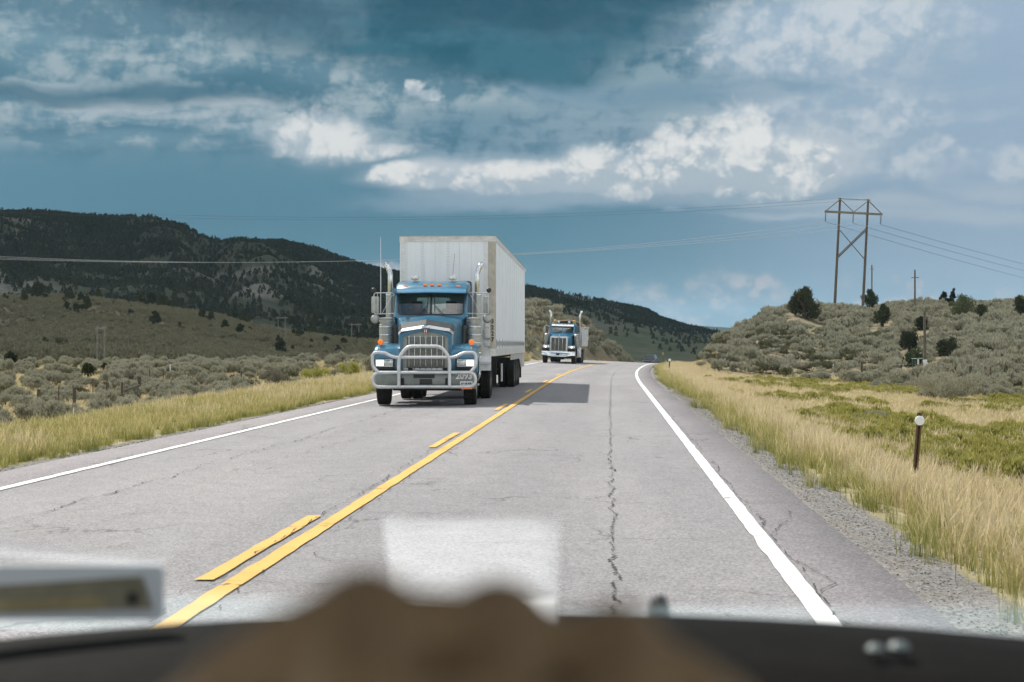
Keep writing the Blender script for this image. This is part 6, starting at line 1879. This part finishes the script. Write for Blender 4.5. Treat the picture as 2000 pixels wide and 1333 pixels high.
def mirrored(px, py, zplane):
    """the point of the dashboard plane that is seen mirrored in the windscreen at a photo point"""
    d = np.array([FW[0] + RT[0] * (px - HX) / FPX, FW[1] + RT[1] * (px - HX) / FPX, (HY - py) / FPX]); o = np.array([0, 0, EYE])
    k = np.dot(GP - o, GN) / np.dot(d, GN); h = o + d * k
    r = d - 2 * np.dot(d, GN) * GN
    q = (zplane - h[2]) / r[2]
    return h + r * q


zp = dash_z(0) + .006
c = [mirrored(px, py, zp) for px, py in ((748, 1010), (1096, 1014), (1088, 1196), (768, 1196))]
print('mirrored sheet corners', [tuple(round(float(v), 3) for v in q) for q in c])
PAPER = simple('white_paper', (.82, .83, .84), .7, 0, .2, var=.03, vscale=20)
cm = sum(c) / 4
sh = MB()
n = 8
for s_ in range(1):
    rows = []
    for i in range(n + 1):
        a = c[0] + (c[3] - c[0]) * i / n; b = c[1] + (c[2] - c[1]) * i / n
        rows.append([tuple(a + (b - a) * j / n + np.array([0, 0, .002 * math.sin(i * 1.1 + j * .7)])) for j in range(n + 1)])
    sh.loft(rows, cap=False, ring=False)
o = sh.build('paper_sheet', PAPER, None, smooth=60, solid=.0006)
tag(o, 'white sheet of paper on the dashboard, seen mirrored in the windscreen over the road', 'paper')
# small framed card leaning at the foot of the windscreen
def at3(px, py, D):
    x, y = world_xy(px, D); return np.array([x, y, EYE + (HY - py) / FPX * D])
DC = .93
R = empty('framed_card', tuple(at3(130, 1205, DC)), YAW, 'blurred white-edged card with a tan panel propped at the foot of the windscreen', 'card')
k = DC / FPX
MB().prism(rrect(-200 * k, -6 * k, 188 * k, 100 * k, 14 * k), 0, .004).build('card', simple('pale_card', (.52, .56, .60), .5, 0, var=.05), R)
MB().prism([(-190 * k, 8 * k), (168 * k, 18 * k), (148 * k, 80 * k), (-190 * k, 58 * k)], -.0025, -.0005).build('tan_panel', simple('tan_panel', (.17, .155, .105), .6, 0, var=.2, vscale=60), R)
MB().prism([(-150 * k, 12 * k), (80 * k, 18 * k), (70 * k, 42 * k), (-150 * k, 30 * k)], -.0035, -.0027).build('tan_band', simple('ochre_band', (.24, .20, .10), .6, 0, var=.2, vscale=60), R)
MB().lathe([(.001, -.004), (13 * k, -.004), (13 * k, -.0027)], (132 * k, 0, 38 * k), 'Y', 14).build('dark_spot', BLACK, R)
# a right hand held up close to the lens: knuckles uppermost, fingers bent away and down, forearm below the frame
def cam3(x, d, z):
    p_ = FW * d + RT * x; return Vector((p_[0], p_[1], z))
HM = MB()
def limb(pts, radii):
    """capsule chain with rounded joints"""
    P = [cam3(*q) for q in pts]
    for i in range(len(P) - 1):
        HM.tube([P[i], P[i + 1]], [radii[i], radii[i + 1]], 14)
    for q, r in zip(P, radii):
        HM.lathe([(max(1e-6, r * math.sin(a)), -r * math.cos(a)) for a in [PI * k / 8 for k in range(9)]], tuple(q), 'Z', 14)
WR = (.002, .185, 1.385)
KN = [((-.0282, .268, 1.4452), .0118), ((-.0028, .274, 1.4422), .0120), ((.0200, .272, 1.4392), .0110), ((.0385, .266, 1.4282), .0098)]
LEN = [(.040, .026, .020), (.044, .029, .021), (.040, .027, .020), (.031, .021, .018)]
for i, ((kx, kd, kz), kr) in enumerate(KN):
    base_ = (WR[0] + (kx - .004) * .45, WR[1] + .012, WR[2] + .010)
    l0, l1, l2 = LEN[i]; sx = (-.06, -.01, .04, .10)[i]
    pip = (kx + sx * l0, kd + l0 * .78, kz - l0 * .58); dip = (pip[0] + sx * l1 * .4, pip[1] + l1 * .10, pip[2] - l1 * .97); tip = (dip[0], dip[1] - l2 * .72, dip[2] - l2 * .60)
    limb([base_, (kx * .97, kd - .022, kz - .0085), (kx, kd, kz)], [.0125, .0112, kr])
    limb([(kx, kd, kz), pip, dip, tip], [kr, .0093 - .0004 * i, .0082 - .0004 * i, .0072 - .0004 * i])
# the flat of the hand between the bones, the web to the thumb, the thumb itself
limb([(-.022, .246, 1.432), (.022, .246, 1.425)], [.0125, .0115]); limb([(-.016, .222, 1.414), (.018, .222, 1.410)], [.0145, .0135]); limb([(-.020, .262, 1.4385), (.032, .262, 1.4270)], [.0085, .0080])
limb([(-.0282, .262, 1.4420), (-.0149, .266, 1.4422), (-.0028, .268, 1.4410)], [.0112, .0112, .0110])
limb([(-.0028, .268, 1.4400), (.0088, .268, 1.4382), (.0200, .266, 1.4370)], [.0108, .0104, .0104])
limb([(.0200, .266, 1.4370), (.0300, .264, 1.4330), (.0385, .260, 1.4272)], [.0106, .0104, .0100])
TM = (-.0520, .262, 1.4300)
limb([(-.018, .205, 1.396), (-.036, .235, 1.415), TM], [.0155, .0140, .0122]); limb([(-.0282, .264, 1.4440), (-.041, .262, 1.4372), TM], [.0122, .0130, .0130]); limb([(-.030, .256, 1.4330), (-.050, .252, 1.4230)], [.0140, .0130])
limb([TM, (-.0680, .285, 1.4190), (-.0600, .309, 1.4090)], [.0118, .0104, .0086])
limb([WR, (.010, .10, 1.315), (.040, -.06, 1.16), (.075, -.16, 1.06)], [.0255, .030, .040, .044]); limb([(-.010, .190, 1.388), (.014, .190, 1.386)], [.0205, .0200])
m, t_, out = material('skin_brown')
P = t_.objpos()
c_ = t_.mix(t_.noise(P, 60, 4, .6), (.230, .165, .098), (.320, .230, .140))
principled(t_, out, c_, .62, 0, .2, t_.bump(t_.noise(P, 380, 3, .7), .3, .001), Subsurface_Weight=.08)
o = HM.build('person', m, None, smooth=80)
rm = o.modifiers.new('one_skin', 'REMESH'); rm.mode = 'VOXEL'; rm.voxel_size = .0017; rm.use_smooth_shade = True
sm_ = o.modifiers.new('soften', 'SMOOTH'); sm_.factor = .5; sm_.iterations = 7
tag(o, 'brown hand with bent knuckles held up in front of the dashboard, far out of focus', 'person')
# ------------------------------------------------------------------ the air between us and the ridges
def haze():
    m = bpy.data.materials.new('air'); m.use_nodes = True; t = NT(m.node_tree); t.n.clear()
    out = t.new('ShaderNodeOutputMaterial'); pv = t.new('ShaderNodeVolumePrincipled')
    t.put(pv.inputs['Color'], (.55, .84, 1.0)); pv.inputs['Density'].default_value = HAZE; pv.inputs['Anisotropy'].default_value = .2
    t.l.new(pv.outputs[0], out.inputs['Volume'])
    MB().box((0, 5000, 180), (17000, 20000, 400)).build('haze', m, None, smooth=0)
    o = bpy.data.objects['haze']; tag(o, 'pale blue air thickening towards the far ridges', kind='stuff')


HAZE = 4.2e-5
haze()
